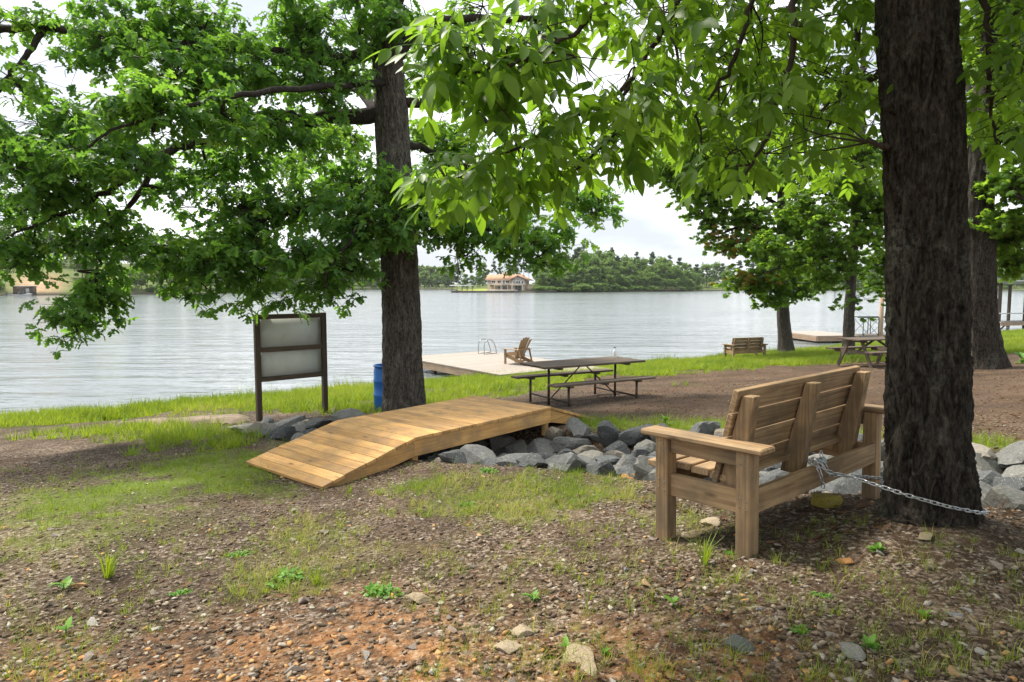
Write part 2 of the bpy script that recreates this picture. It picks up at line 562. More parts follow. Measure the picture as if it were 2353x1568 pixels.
M['rock'] = stone_mat('riprap_rock', [(0, (.05, .054, .056)), (.3, (.09, .094, .094)), (.6, (.14, .14, .13)), (.85, (.21, .20, .175)), (1, (.22, .185, .14))])
M['rock_orange'] = stone_mat('rusty_rock', [(0, (.40, .19, .065)), (1, (.40, .19, .065))])
M['rock_tan'] = stone_mat('tan_rock', [(0, (.30, .23, .15)), (1, (.36, .29, .2))])
M['rock_pink'] = stone_mat('pinkish_rock', [(0, (.34, .22, .18)), (1, (.36, .25, .2))])
M['brick'] = stone_mat('mossy_yellow_block', [(0, (.27, .22, .035)), (1, (.27, .22, .035))])
M['pebble'] = stone_mat('gravel_pebble', [(0, (.07, .049, .032)), (.25, (.14, .10, .065)), (.55, (.21, .158, .108)), (.78, (.30, .245, .18)), (.86, (.38, .35, .29)), (.90, (.42, .21, .075)), (1, (.40, .25, .11))], False)
M['pebble_o'] = stone_mat('loose_stone', [(0, (.15, .12, .10)), (.4, (.27, .22, .18)), (.7, (.36, .33, .29)), (.84, (.22, .22, .23)), (.92, (.42, .24, .11)), (1, (.42, .31, .18))])
M['slab'] = plain('compacted_earth', (.20, .155, .115), .9, 0, .35, 6, .6, .15, (.12, .10, .06))
M['stick'] = plain('dry_twig', (.25, .18, .12), .85, 0, .3, 10, .1, .15)

# ------------------------------------------------------------------ ground, water, far shore
NX, NY, S0 = -0.54, 0.8417, 19.5
DITCH = np.array([(-4.3, 11.3), (-3.2, 10.45), (-.8, 8.9), (1.4, 7.5), (3.8, 5.45), (6.5, 3.3), (11, 0.2)])
DW = np.array([.35, .75, 1.25, 1.4, 1.2, 1.2, 1.2])
DD = np.array([.05, .2, .42, .30, .26, .28, .3])


def shore_s(x, y):
    """distance inland from the waterline"""
    w = (vn2(x, y, .55, 3) - .5) * .7 + (vn2(x, y, 1.7, 4) - .5) * .3
    return S0 - (NX * x + NY * y) + w


def ditch_info(x, y):
    best = np.full(np.shape(x), 1e9)
    wid = np.zeros(np.shape(x)); dep = np.zeros(np.shape(x)); side = np.zeros(np.shape(x))
    for i in range(len(DITCH) - 1):
        a, b = DITCH[i], DITCH[i + 1]
        d = b - a
        t = np.clip(((x - a[0]) * d[0] + (y - a[1]) * d[1]) / (d @ d), 0, 1)
        px, py = a[0] + t * d[0], a[1] + t * d[1]
        r = np.hypot(x - px, y - py)
        k = r < best
        best = np.where(k, r, best)
        wid = np.where(k, DW[i] + t * (DW[i + 1] - DW[i]), wid)
        dep = np.where(k, DD[i] + t * (DD[i + 1] - DD[i]), dep)
        side = np.where(k, np.sign(d[0] * (y - py) - d[1] * (x - px)), side)
    return best, wid, dep, side


def gz(x, y):
    x = np.asarray(x, float); y = np.asarray(y, float)
    s = shore_s(x, y)
    up = .2 + .093 * np.minimum(s, 23) + .02 * np.clip(s - 23, 0, 40)
    z = np.where(s > 0, up, np.maximum(.2 + s * 2.2, -1.4 + .02 * s))
    r, w, dp, _ = ditch_info(x, y)
    z = z - dp * sstep(w * 1.05, w * .45, r)
    z = z - .3 * np.exp(-((x + 9.1) ** 2 + (y - 15.3) ** 2) / .5)
    z = z - .13 * np.exp(-((x + 1.85) ** 2 + (y - 6.5) ** 2) / .9)
    near = np.clip(1 - (np.hypot(x, y - 6) - 14) / 20, 0, 1)
    z = z + near * ((vn2(x, y, .9, 5) - .5) * .05 + (vn2(x, y, 3.3, 6) - .5) * .03 + (vn2(x, y, 11, 7) - .5) * .012)
    z = z + .10 * np.exp(-((x - 2.47) ** 2 + (y - 3.96) ** 2) / .35)
    return z


def gzf(x, y): return float(gz(np.array([x]), np.array([y]))[0])


def ell(x, y, cx, cy, rx, ry, a=0.0):
    c, s = math.cos(a), math.sin(a)
    dx, dy = x - cx, y - cy
    r = np.sqrt(((c * dx + s * dy) / rx) ** 2 + ((-s * dx + c * dy) / ry) ** 2)
    return np.clip(1.25 - r, 0, 1)


def grass_mask(x, y):
    """how densely grass grows"""
    s = shore_s(x, y)
    n = vn2(x, y, .45, 21); n2 = vn2(x, y, 1.6, 22); n3 = vn2(x, y, 4.2, 23)
    reach = np.interp(x, [-30, -8, -6.2, -4.5, -1.5, 0, 2, 5, 8, 12, 40], [3.2, 3.4, 4.2, 6.8, 7.0, 7.0, 6.2, 6.2, 7.2, 8.4, 9.5]) + (n - .5) * np.where(x > 2, 7.0, 3.4)
    g = sstep(0, 1.4, reach - s) * (s > -.05)
    g = g * np.where(s > 3.4, sstep(.28, .62, n2 + (n3 - .5) * .4), 1)
    left = np.maximum(ell(x, y, -3.55, 7.0, 1.3, 2.3, .1), ell(x, y, -4.7, 10.7, 1.5, .95) * .8)
    left = np.maximum(left, np.maximum(ell(x, y, -4.4, 8.9, 1.1, .9) * .7, ell(x, y, -7.0, 11.8, 1.6, .8) * .6))
    g = np.maximum(g, np.clip(left * 1.5, 0, 1) * sstep(.32, .58, n2 * .55 + n3 * .45))
    r, w, _, side = ditch_info(x, y)
    far = (side > 0) & (x > .9)
    g = np.maximum(g, far * sstep(w * .92, w * 1.05, r) * sstep(w + 1.0, w + .45, r) * sstep(.2, .5, n2))
    g = g * sstep(w * .75, w * .98, r)
    return np.clip(g, 0, 1)


def thin_mask(x, y):
    """thin, half dry grass on the gravel"""
    n2 = vn2(x, y, 1.5, 31); n3 = vn2(x, y, 4.5, 32)
    t = np.maximum(ell(x, y, .25, 5.35, .95, 1.05, -.3), ell(x, y, -.75, 6.2, .5, .45) * .8)
    t = np.maximum(t, ell(x, y, -1.0, 4.6, 1.6, .7) * .42)
    t = np.maximum(t, ell(x, y, -2.5, 4.0, .7, .5) * .5)
    t = np.maximum(t, ell(x, y, -1.25, 3.7, .5, .3) * .6)
    t = np.maximum(t, ell(x, y, .6, 4.3, .9, .6) * .4)
    t = np.maximum(t, ell(x, y, -3.2, 5.2, .9, .8) * .6)
    t = np.clip(t * 1.5, 0, 1) * sstep(.32, .62, n2 * .55 + n3 * .45)
    r, w, _, _ = ditch_info(x, y)
    return np.clip(t, 0, 1) * sstep(w * .8, w, r)


def warp_axis(lo, hi, fine, flo, fhi, grow=1.12):
    a = list(np.arange(flo, fhi + 1e-6, fine))
    s = fine
    while a[-1] < hi:
        s *= grow
        a.append(a[-1] + s)
    s = fine
    while a[0] > lo:
        s *= grow
        a.insert(0, a[0] - s)
    return np.array(a)


gx = warp_axis(-420, 420, .08, -5.5, 6.5, 1.055)
gy = warp_axis(-420, 330, .08, 1.6, 12.5, 1.06)
GX, GY = np.meshgrid(gx, gy)
GZ = gz(GX, GY)
nxg, nyg = len(gx), len(gy)
ii = (np.arange(nyg - 1)[:, None] * nxg + np.arange(nxg - 1)[None]).ravel()
GF = np.stack([ii, ii + 1, ii + nxg + 1, ii + nxg], -1)
keep = shore_s(GX, GY).ravel()[GF].max(1) > -9
GF = GF[keep]
gm, tm = grass_mask(GX, GY), thin_mask(GX, GY)
clay = sstep(3.6, 2.7, GY + (vn2(GX, GY, 1.3, 41) - .5) * 1.1 + .25 * np.abs(GX + .9)) * sstep(1.6, .9, GX)
mul = sstep(1.0, 2.2, GX + (vn2(GX, GY, .8, 42) - .5) * 1.5) * sstep(4.5, 5.5, GY)
mask = np.stack([np.maximum(gm, tm * .35), clay, mul, np.ones_like(clay)], -1).reshape(-1, 4)


def ground_mat():
    m, nt = new_mat('gravelly_soil')
    at_ = nd(nt, 'ShaderNodeAttribute', attribute_name='mask').outputs['Color']
    sp = nd(nt, 'ShaderNodeSeparateColor', {0: at_})
    v = coords(nt)
    n1 = noise(nt, v, 3.5, 6, .65)
    n2 = noise(nt, v, 28, 5, .7)
    vo = nd(nt, 'ShaderNodeTexVoronoi', {'Vector': v, 'Scale': 46.0})
    vo2 = nd(nt, 'ShaderNodeTexVoronoi', {'Vector': v, 'Scale': 95.0})
    dirt = ramp(nt, n1, [(.3, (.034, .021, .012)), (.55, (.06, .038, .022)), (.75, (.11, .073, .045))])
    peb = ramp(nt, nd(nt, 'ShaderNodeSeparateColor', {0: vo.outputs['Color']}).outputs[0], [(0, (.07, .049, .032)), (.45, (.18, .132, .09)), (.8, (.29, .23, .165)), (1, (.36, .33, .29))])
    peb2 = ramp(nt, nd(nt, 'ShaderNodeSeparateColor', {0: vo2.outputs['Color']}).outputs[1], [(0, (.08, .056, .042)), (.6, (.19, .145, .115)), (1, (.32, .27, .23))])
    pm = math_n(nt, 'MULTIPLY', ramp(nt, n2, [(.47, 0.0), (.57, 1.0)]), ramp(nt, noise(nt, v, 1.6, 4, .6), [(.35, .25), (.6, 1.0)]))
    col = mixc(nt, pm, dirt, mixc(nt, ramp(nt, noise(nt, v, 17, 3), [(.45, 0.0), (.55, 1.0)]), peb2, peb))
    clayc = ramp(nt, noise(nt, v, 14, 6, .7), [(.3, (.15, .065, .026)), (.5, (.27, .13, .052)), (.72, (.36, .235, .13))])
    cm = math_n(nt, 'MULTIPLY', sp.outputs[1], ramp(nt, noise(nt, v, 5, 5, .7), [(.42, .0), (.58, 1.0)]))
    col = mixc(nt, math_n(nt, 'MULTIPLY', cm, .8), col, clayc)
    mulc = ramp(nt, noise(nt, v, 34, 5, .75), [(.3, (.025, .015, .009)), (.5, (.08, .05, .03)), (.7, (.155, .105, .065))])
    col = mixc(nt, math_n(nt, 'MULTIPLY', sp.outputs[2], ramp(nt, noise(nt, v, 1.1, 4, .6), [(.36, .45), (.6, .95)])), col, mulc)
    grc = ramp(nt, n2, [(.3, (.075, .11, .018)), (.7, (.18, .24, .03))])
    col = mixc(nt, math_n(nt, 'MULTIPLY', sp.outputs[0], .85), col, grc)
    col = mixc(nt, 1.0, col, ramp(nt, noise(nt, v, .9, 5, .65), [(.32, .62), (.66, 1.3)]), 'MULTIPLY')
    hgt = math_n(nt, 'ADD', math_n(nt, 'MULTIPLY', n2, .8), math_n(nt, 'SUBTRACT', 1.0, math_n(nt, 'MULTIPLY', vo.outputs['Distance'], 1.0)))
    finish(nt, col, .92, hgt, .9, .016, .15)
    return m


ground = link('ground', mesh_from('ground', np.stack([GX, GY, GZ], -1).reshape(-1, 3), GF, ground_mat(), True, None, mask))
tag(ground, 'brown gravelly bank sloping down to the lake', kind='structure')


def water_mat():
    m, nt = new_mat('lake_water')
    v = coords(nt, (.13, .60, 1))
    vr = nd(nt, 'ShaderNodeMapping', {'Vector': v, 'Rotation': (0, 0, .12)}).outputs[0]
    a = noise(nt, vr, 1.15, 4, .55, .6)
    b = noise(nt, vr, 3.6, 3, .6, .4)
    c = noise(nt, coords(nt, (.10, .16, 1)), 1.0, 3, .5)
    h = math_n(nt, 'ADD', math_n(nt, 'MULTIPLY', a, 1.0), math_n(nt, 'MULTIPLY', b, .22))
    amp = ramp(nt, noise(nt, coords(nt, (.012, .035, 1)), 1.0, 3, .5), [(.36, .35), (.62, 1.0)])
    h = math_n(nt, 'ADD', math_n(nt, 'MULTIPLY', h, amp), math_n(nt, 'MULTIPLY', c, .8))
    finish(nt, (.13, .15, .155), .14, h, 1.0, .22, .5, IOR=1.333)
    return m


WX = np.array([-1500, 1500.]); WY = np.array([-40., 1500])
water = link('lake', mesh_from('lake', [(-1500, -700, 0), (1500, -700, 0), (1500, 1500, 0), (-1500, 1500, 0)], [(0, 1, 2, 3)], water_mat()))
tag(water, 'rippled pale grey lake', kind='structure')
lakebed = link('lake_bed', mesh_from('lake_bed', [(-1600, -800, -3), (1600, -800, -3), (1600, 1600, -3), (-1600, 1600, -3)], [(0, 1, 2, 3)], M['seawall']))
tag(lakebed, kind='structure')

# far shore: one waterline seen round the lake, land rising behind it
FS = np.array([(-2600, 130), (-1400, 150), (-600, 168), (30, 208), (250, 226), (500, 248), (640, 330), (760, 430), (960, 474), (1046, 480), (1056, 308), (1060, 306),
               (1140, 296), (1222, 290), (1330, 300), (1580, 347), (1700, 401), (2000, 405), (2400, 380), (3200, 330), (5000, 260)], float)


def far_y(px): return np.interp(px, FS[:, 0], FS[:, 1])


fpx = np.unique(np.concatenate([FS[:, 0], np.linspace(-2600, 5000, 200), np.linspace(0, 2400, 160)]))
kk = np.array([-1.5, 0, .6, 2.5, 6, 12, 22, 40, 70, 120, 220, 420, 800])


def far_h(px, k):
    """height of the far land k metres behind its waterline"""
    hill = np.interp(px, [-2600, -200, 30, 300, 560, 760, 960, 1056, 1230, 1600, 5000], [.24, .26, .30, .27, .15, .07, .05, .035, .035, .04, .05])
    top = np.interp(px, [-2600, 30, 300, 560, 760, 1056, 5000], [16, 17, 15, 10, 6, 4, 8])
    z = .5 + top * (1 - np.exp(-np.maximum(k, 0) * hill / top))
    z = z + (vn2(px * .02, k * .05, 1.0, 51) - .5) * .8 * np.clip(k / 10, 0, 1)
    return np.where(k < -.1, -2.0, np.where(k < .3, .35, z))


FP, FK = np.meshgrid(fpx, kk)
fy = far_y(FP)
dxr = (FP - CPX) / FPX
ln = np.sqrt(dxr ** 2 + 1)
fX, fY = dxr * fy + FK * dxr / ln, fy + FK / ln
fZ = far_h(FP, FK)
nf = len(fpx)
ii = (np.arange(len(kk) - 1)[:, None] * nf + np.arange(nf - 1)[None]).ravel()
fF = np.stack([ii, ii + 1, ii + nf + 1, ii + nf], -1)
earth = np.clip(1.3 - np.hypot((FP - 92) / 62, (FK - 13) / 17), 0, 1)
lawn = np.clip(1.3 - np.hypot((FP - 248) / 36, (FK - 20) / 24), 0, 1) + np.clip(1.3 - np.hypot((FP - 1110) / 60, (FK - 8) / 13), 0, 1) + np.clip(1.2 - np.hypot((FP - 1262) / 30, (FK - 22) / 18), 0, 1) + np.clip(1.2 - np.hypot((FP - 1750) / 90, (FK - 8) / 9), 0, 1)
wall = (FK < .7) * 1.0
fmask = np.stack([np.clip(lawn, 0, 1), np.clip(earth, 0, 1), wall, np.ones_like(wall)], -1).reshape(-1, 4)


def far_mat():
    m, nt = new_mat('far_bank')
    sp = nd(nt, 'ShaderNodeSeparateColor', {0: nd(nt, 'ShaderNodeAttribute', attribute_name='mask').outputs['Color']})
    v = coords(nt)
    n = noise(nt, v, .25, 6, .7)
    col = ramp(nt, n, [(.3, (.06, .085, .03)), (.7, (.13, .16, .05))])
    col = mixc(nt, sp.outputs[0], col, ramp(nt, n, [(.3, (.23, .29, .045)), (.7, (.34, .36, .07))]))
    col = mixc(nt, sp.outputs[1], col, ramp(nt, noise(nt, v, .6, 6, .75), [(.3, (.26, .15, .09)), (.6, (.42, .28, .18)), (.8, (.5, .42, .3))]))
    col = mixc(nt, math_n(nt, 'MULTIPLY', sp.outputs[2], .8), col, (.07, .062, .048))
    finish(nt, col, .95, n, .5, .3, .1)
    return m


far_land = link('far_shore_terrain', mesh_from('far_shore_terrain', np.stack([fX, fY, fZ], -1).reshape(-1, 3), fF, far_mat(), True, None, fmask))
tag(far_land, 'wooded far bank of the lake', kind='structure')


def far_pt(px, k, dz=0.0):
    y = float(far_y(px))
    d = (px - CPX) / FPX
    l = math.hypot(d, 1)
    return np.array((d * y + k * d / l, y + k / l, float(far_h(np.array([float(px)]), np.array([float(k)]))[0]) + dz))

# ------------------------------------------------------------------ park bench (near), and its twin by the water
def make_bench(label, group=None):
    t = empty('garden_bench', label=label, cat='bench', group=group)
    b = M['bench']
    Lu, zt = 1.71, .635
    for u in (.045, Lu - .045):
        for v in (.045, .585):
            beam('leg', t, b, (u, v, -.09), (u, v, zt), .09, .09, (1, 0, 0))
        s = -1 if u < .5 else 1
        beam('armrest', t, b, (u + s * .012, -.085, zt + .0185), (u + s * .012, .715, zt + .0185), .145, .036, bevel=.009)
        beam('arm_rail', t, b, (u, .09, zt - .05), (u, .54, zt - .05), .038, .09)
        beam('side_rail', t, b, (u, .09, .345), (u, .54, .345), .038, .135)
    beam('rear_rail', t, b, (.09, .022, .355), (Lu - .09, .022, .355), .038, .135)
    beam('front_rail', t, b, (.09, .605, .355), (Lu - .09, .605, .355), .038, .135)
    for k in range(4):
        v = .26 + k * .125
        beam('seat_slat', t, b, (.005 if k > 2 else .095, v, .435 + k * .008), (Lu - (.005 if k > 2 else .095), v, .435 + k * .008), .115, .036)
    p0, p1 = np.array((.255, .40)), np.array((.115, .95))          # face of the reclined back, in (v, z)
    d = (p1 - p0) / np.linalg.norm(p1 - p0)
    n = np.array((d[1], -d[0]))                                    # towards the sitter
    for u in (.135, Lu / 2, Lu - .135):
        poly = [(.335, .135), (.335, .27), (.40, .255), (p1[1] - .03, p1[0] - .002), (p1[1] - .03, .04)]
        Mx = Matrix(((0, 0, -1, u), (0, 1, 0, 0), (1, 0, 0, 0), (0, 0, 0, 1)))
        prism_obj('back_support', t, b, poly, .075, Mx)
    for k in range(4):
        c = p0 + d * (.066 + k * .144) + n * .02
        beam('back_slat', t, b, (.075, c[0], c[1]), (Lu - .075, c[0], c[1]), .130, .036, (0, n[0], n[1]))
    for u, sx in ((-.001, -1), (Lu + .001, 1)):
        for v in (.045, .585):
            for z in (.32, .37, .56, .60):
                for dv_ in (-.02, .02):
                    link('screw', SCREW, t, Matrix.Translation((u, v + dv_ * (1 if z < .5 else .6), z + dv_ * .3)) @ Matrix.Rotation(math.pi / 2, 4, 'Y'))
    for u in (.135, Lu / 2, Lu - .135):
        for z in (.50, .64, .79, .87): link('screw', SCREW, t, Matrix.Translation((u, .135 - .095 * (z - .335) / .585 - .002, z)) @ Matrix.Rotation(math.pi / 2, 4, 'X'))
    return t


sg_ = Geo(); sg_.tube([(0, 0, -.002), (0, 0, .0015)], .004, 8)
SCREW = sg_.mesh('screw', M['brass'])
bench = make_bench('weathered brown wooden bench chained to the big tree trunk')
bench.location = (1.285, 3.58, 1.77)
bench.rotation_euler = (math.radians(-.8), math.radians(-.6), math.atan2(.65, .76))
bench2 = copy_tree(bench)
bench2['label'] = 'small wooden bench facing the water on the grassy bank'
bench2.location = (8.65, 26.6, gzf(9.0, 26.8))
bench2.rotation_euler = (0, 0, math.radians(20))
bench2.scale = (.93, .93, .93)

# chain round the trunk and the padlock
TRUNK = np.array((2.47, 3.96))


def bpt(u, v, z): return np.array((1.29 + .76 * u - .65 * v, 3.59 + .65 * u + .76 * v, 1.785 + z))


bpy.context.view_layer.update()
path = [bpt(.74, .055, .44), bpt(.735, -.01, .445), bpt(.74, -.045, .40), np.array((2.02, 3.915, 2.17)), np.array((2.22, 3.735, 2.125)), np.array((2.40, 3.665, 2.085)),
        np.array((2.60, 3.69, 2.04)), np.array((2.735, 3.83, 2.0)), np.array((2.76, 3.98, 1.985)), np.array((2.68, 4.17, 2.0)), np.array((2.45, 4.26, 2.06)),
        np.array((2.25, 4.19, 2.10)), np.array((2.06, 4.12, 2.13)), bpt(.80, -.035, .36), bpt(.79, -.03, .43), bpt(.77, .03, .46), bpt(.70, .05, .45), bpt(.69, -.03, .43), bpt(.70, -.05, .36), bpt(.71, -.055, .30)]
cp = np.vstack([np.linspace(path[i], path[i + 1], max(2, int(np.linalg.norm(path[i + 1] - path[i]) / .004)), endpoint=False) for i in range(len(path) - 1)])
for _ in range(3): cp[4:-4] = np.stack([np.convolve(cp[:, k], np.ones(9) / 9, 'valid') for k in range(3)], -1)
seg = np.linalg.norm(np.diff(cp, axis=0), axis=1)
cl = np.concatenate([[0], np.cumsum(seg)])
pitch = .031
ns = int(cl[-1] / pitch)
q = np.stack([np.interp(np.arange(ns + 1) * pitch, cl, cp[:, k]) for k in range(3)], -1)
a = np.linspace(0, 2 * math.pi, 13)[:-1]
ring = np.stack([np.sign(np.cos(a)) * .011 + np.cos(a) * .0095, np.sin(a) * .0098, 0 * a], -1)
ring = np.vstack([ring, ring[:1]])
lv, lf = tube(ring, .0032, 6, False)
link_mesh = mesh_from('chain_link', lv, lf, M['galv'], True)
chain = empty('steel_chain', bpt(.74, 0, .44), 0, 'galvanised steel chain looped from the bench rail round the tree trunk', 'chain')
ci = Matrix.Translation(-Vector(chain.location))
for k in range(ns):
    p, dd = (q[k] + q[k + 1]) / 2, q[k + 1] - q[k]
    x = Vector(dd).normalized()
    y = Vector((0, 0, 1)).cross(x)
    if y.length < .1: y = Vector((0, 1, 0))
    y.normalize()
    y = Matrix.Rotation(math.radians(45 + (90 if k % 2 else 0) + RND.uniform(-14, 14)), 3, x) @ y
    link('chain_link', link_mesh, chain, ci @ basis(x, y, p))
lock = empty('padlock', bpt(.85, .02, .418), math.atan2(.65, .76), 'greenish padlock closing the chain on the bench rail', 'padlock')
prism_obj('lock_body', lock, M['brass'], [(-.026, -.02), (.026, -.02), (.026, .016), (.018, .022), (-.018, .022), (-.026, .016)], .028, Matrix.Translation((0, 0, .012)) @ Matrix.Rotation(1.2, 4, 'X'), .003)
sh = [(-.016, 0, .03), (-.016, .01, .055), (-.008, .014, .068), (.008, .014, .068), (.016, .01, .055), (.016, 0, .03)]
pipe('shackle', lock, M['galv'], spline(sh, 4), .004, 7)

# ------------------------------------------------------------------ footbridge over the stone ditch
fb = empty('footbridge', (-1.1, 7.54, 1.6), math.atan2(.76, .65), 'new yellowish plank footbridge with two ramps over the stone ditch', 'footbridge')
W_, L_ = 1.45, 2.53            # local: x along the deck, y to the left across it, z = 0 at deck top
zN, zF = -.285, gzf(.75, 10.6) + .02 - 1.6
RN_, RF_ = 1.22, 1.22
bd = .1385


def deck_boards(xa, za, xb, zb, n, name='deck_board'):
    for k in range(n):
        f0, f1 = k / n, (k + 1) / n
        x0, x1 = xa + (xb - xa) * f0, xa + (xb - xa) * f1
        z0, z1 = za + (zb - za) * f0, za + (zb - za) * f1
        dx, dz = x1 - x0, z1 - z0
        nrm = Vector((-dz, 0, dx)).normalized()
        c = Vector(((x0 + x1) / 2, 0, (z0 + z1) / 2)) - nrm * .018
        j = RND.uniform(-.006, .006)
        beam(name, fb, M['bridge'], c + Vector((0, -.02 + j, 0)), c + Vector((0, W_ + .02 + j, 0)), math.hypot(dx, dz) - .006, .036, nrm, .003)


deck_boards(0, 0, L_, 0, 18)
deck_boards(-RN_, zN, -.002, -.002, 9, 'ramp_board')
deck_boards(L_ + .002, -.002, L_ + RF_, zF, 9, 'ramp_board')
for y in (.02, W_ / 2, W_ - .02):
    beam('stringer', fb, M['bridge'], (.0, y, -.133), (L_, y, -.133), .04, .185, (0, 0, 1))
    for xa, zb in ((-RN_, zN), (L_ + RF_, zF)):
        e = 0 if xa < 0 else L_
        poly = [(e, -.042), (e, -.225), (e + (xa - e) * .35, -.225 + min(0, zb) * .25), (xa, zb - .10), (xa, zb - .042)]
        Mx = Matrix(((1, 0, 0, 0), (0, 0, 1, y), (0, 1, 0, 0), (0, 0, 0, 1)))
        prism_obj('ramp_stringer', fb, M['bridge'], poly, .04, Mx, .003)
for x in (.05, L_ - .05):
    for y in (.065, W_ - .065):
        zg = gzf(-1.1 + .65 * x - .76 * y, 7.54 + .76 * x + .65 * y) - 1.6
        beam('post', fb, M['bridge'], (x, y, min(zg, -.26) - .05), (x, y, -.06), .085, .06, (0, 1, 0))
    beam('cross_brace', fb, M['bridge'], (x + (.05 if x < 1 else -.05), .05, -.15), (x + (.05 if x < 1 else -.05), W_ - .05, -.15), .038, .12, (0, 0, 1))

# ------------------------------------------------------------------ sign seen from behind
sl, sr = np.array((-4.71, 12.58)), np.array((-3.72, 13.45))
sg = empty('signboard', (sl[0], sl[1], gzf(*sl)), math.atan2(sr[1] - sl[1], sr[0] - sl[0]), 'blank back of a dark timber signboard on two posts by the water', 'signboard')
SW = float(np.linalg.norm(sr - sl))
z1 = 2.76 - sg.location.z
for x in (0, SW):
    beam('post', sg, M['sign'], (x, 0, -.25 - (.05 if x else 0)), (x, 0, z1), .095, .095, (0, 1, 0), .006)
for z, n in ((z1 - .05, 'top_rail'), (z1 - .665, 'middle_rail'), (z1 - 1.215, 'bottom_rail')):
    beam(n, sg, M['sign'], (.05, -.02, z), (SW - .05, -.02, z), .05, .09, (0, 0, 1), .005)
for z0, z2 in ((z1 - 1.17, z1 - .71), (z1 - .62, z1 - .095)):
    Geo().box((SW / 2, .03, (z0 + z2) / 2), (SW - .1, .012, z2 - z0 + .02)).build('panel', M['board'], sg)
for z in (z1 - .36, z1 - .94):
    Geo().box((SW / 2, .045, z), (SW - .16, .01, .5)).build('face_panel', M['white'], sg)

# ------------------------------------------------------------------ blue drum
dr = empty('plastic_drum', (-2.44, 13.36, gzf(-2.44, 13.36) - .01), 0, 'blue plastic drum standing beside the oak trunk', 'drum')
R0, H0 = .285, .90
prof = [(0, 0), (R0 * .9, 0), (R0, .05), (R0 * .985, .28), (R0 * 1.02, .30), (R0 * 1.02, .32), (R0 * .985, .34), (R0 * .985, .56), (R0 * 1.02, .58), (R0 * 1.02, .60), (R0 * .985, .62), (R0 * .98, .80), (R0 * .9, .85), (R0 * .86, .865)]
lathe('barrel', dr, M['blue'], prof, 40)
lathe('rim', dr, M['blue'], [(R0 * .86, .86), (R0 * .99, .865), (R0 * .99, H0), (R0 * .93, H0), (R0 * .93, .85), (0, .845)], 40)

# ------------------------------------------------------------------ steel-legged picnic table with a bottle on it
TX, TY, TA = 1.39, 13.28, .528
TZ = gzf(TX, TY)
pt = empty('picnic_table', (TX, TY, TZ), TA, 'dark plank picnic table on brown steel pipe legs past the footbridge', 'picnic table')
TL, SO, PL, TH_ = 2.36, .66, 1.6, .735
for k in range(5):
    y = -.37 + k * .185
    beam('table_plank', pt, M['old'], (-TL / 2 + RND.uniform(-.02, .02), y, TH_), (TL / 2 + RND.uniform(-.02, .02), y, TH_), .175, .04)
for s in (-1, 1):
    for k in (-.065, .065):
        beam('seat_plank', pt, M['old'], (-TL / 2, s * SO + k, .44), (TL / 2, s * SO + k, .44), .122, .038)
    for x in (-PL / 2, 0, PL / 2):
        beam('seat_cleat', pt, M['old'], (x, s * SO - .11, .40), (x, s * SO + .11, .40), .085, .038)
for x in (-PL / 2, PL / 2):
    beam('top_cleat', pt, M['old'], (x, -.42, TH_ - .04), (x, .42, TH_ - .04), .085, .038)
    pipe('leg', pt, M['pipe'], [(x, 0, -.1), (x, 0, TH_ - .04)], .024)
    for s in (-1, 1):
        pipe('seat_leg', pt, M['pipe'], [(x, s * SO, -.12), (x, s * SO, .40)], .024)
    pipe('cross_pipe', pt, M['pipe'], [(x, -SO, .10), (x, SO, .10)], .018)
    sgn = 1 if x > 0 else -1
    pipe('brace', pt, M['pipe'], [(sgn * .06, 0, TH_ - .06), (x + sgn * .0, 0, .05)], .013)
bp = Matrix.Rotation(TA, 3, 'Z') @ Vector((.93, .18, 0))
bot = empty('glass_bottle', (TX + bp.x, TY + bp.y, TZ + TH_ + .021), 0, 'small clear bottle standing on the dark picnic table', 'bottle')
lathe('body', bot, M['glass'], [(0, 0), (.033, 0), (.036, .01), (.036, .13), (.028, .155), (.015, .175), (.014, .2), (0, .2)], 16)
lathe('cap', bot, M['dark'], [(.0165, .197), (.0165, .222), (0, .224)], 16)
lathe('paper_label', bot, M['white'], [(.0368, .045), (.0368, .11)], 16)

# ------------------------------------------------------------------ swimming dock, ladder and chair
du, dv = np.array((.6, -.8)), np.array((.8, .6))
dk = empty('wooden_dock', (-4.4, 27.0, 0), math.atan2(-.8, .6), 'sun-bleached plank swimming dock at the near shore', 'dock')
DL, DWd, DZ = 6.75, 4.05, .45
nb = 47
for k in range(nb):
    x = (k + .5) * DL / nb
    beam('deck_plank', dk, M['dock'], (x, -.02, DZ - .02), (x, DWd + .02, DZ - .02), DL / nb - .008, .04, bevel=.003)
for k in range(15):
    x = DL + .05 + (k + .5) * .145
    zz = DZ - .02 + max(0, k - 4) * .004
    beam('gangway_plank', dk, M['dock'], (x, 1.9, zz), (x, DWd - .1, zz), .137, .04, bevel=.003)
for y in (.02, DWd - .02):
    beam('side_beam', dk, M['dock_side'], (0, y, DZ - .17), (DL, y, DZ - .17), .05, .25)
for x in (.0, DL):
    beam('end_beam', dk, M['dock_side'], (x, .05, DZ - .17), (x, DWd - .05, DZ - .17), .05, .25)
for y in (1.95, DWd - .15):
    beam('gangway_beam', dk, M['dock_side'], (DL + .03, y, DZ - .13), (DL + 2.2, y, DZ - .11), .05, .17)
for x in (.5, 2.3, 4.2, 6.0):
    for y in (.16, DWd - .16):
        beam('piling', dk, M['old'], (x, y, -2.2), (x, y, DZ - .05), .13, .13, (1, 0, 0))
ldr = empty('dock_ladder', (-.95, 28.6, DZ), math.atan2(-.8, .6), 'steel hoop ladder rails on the far edge of the swimming dock', 'ladder')
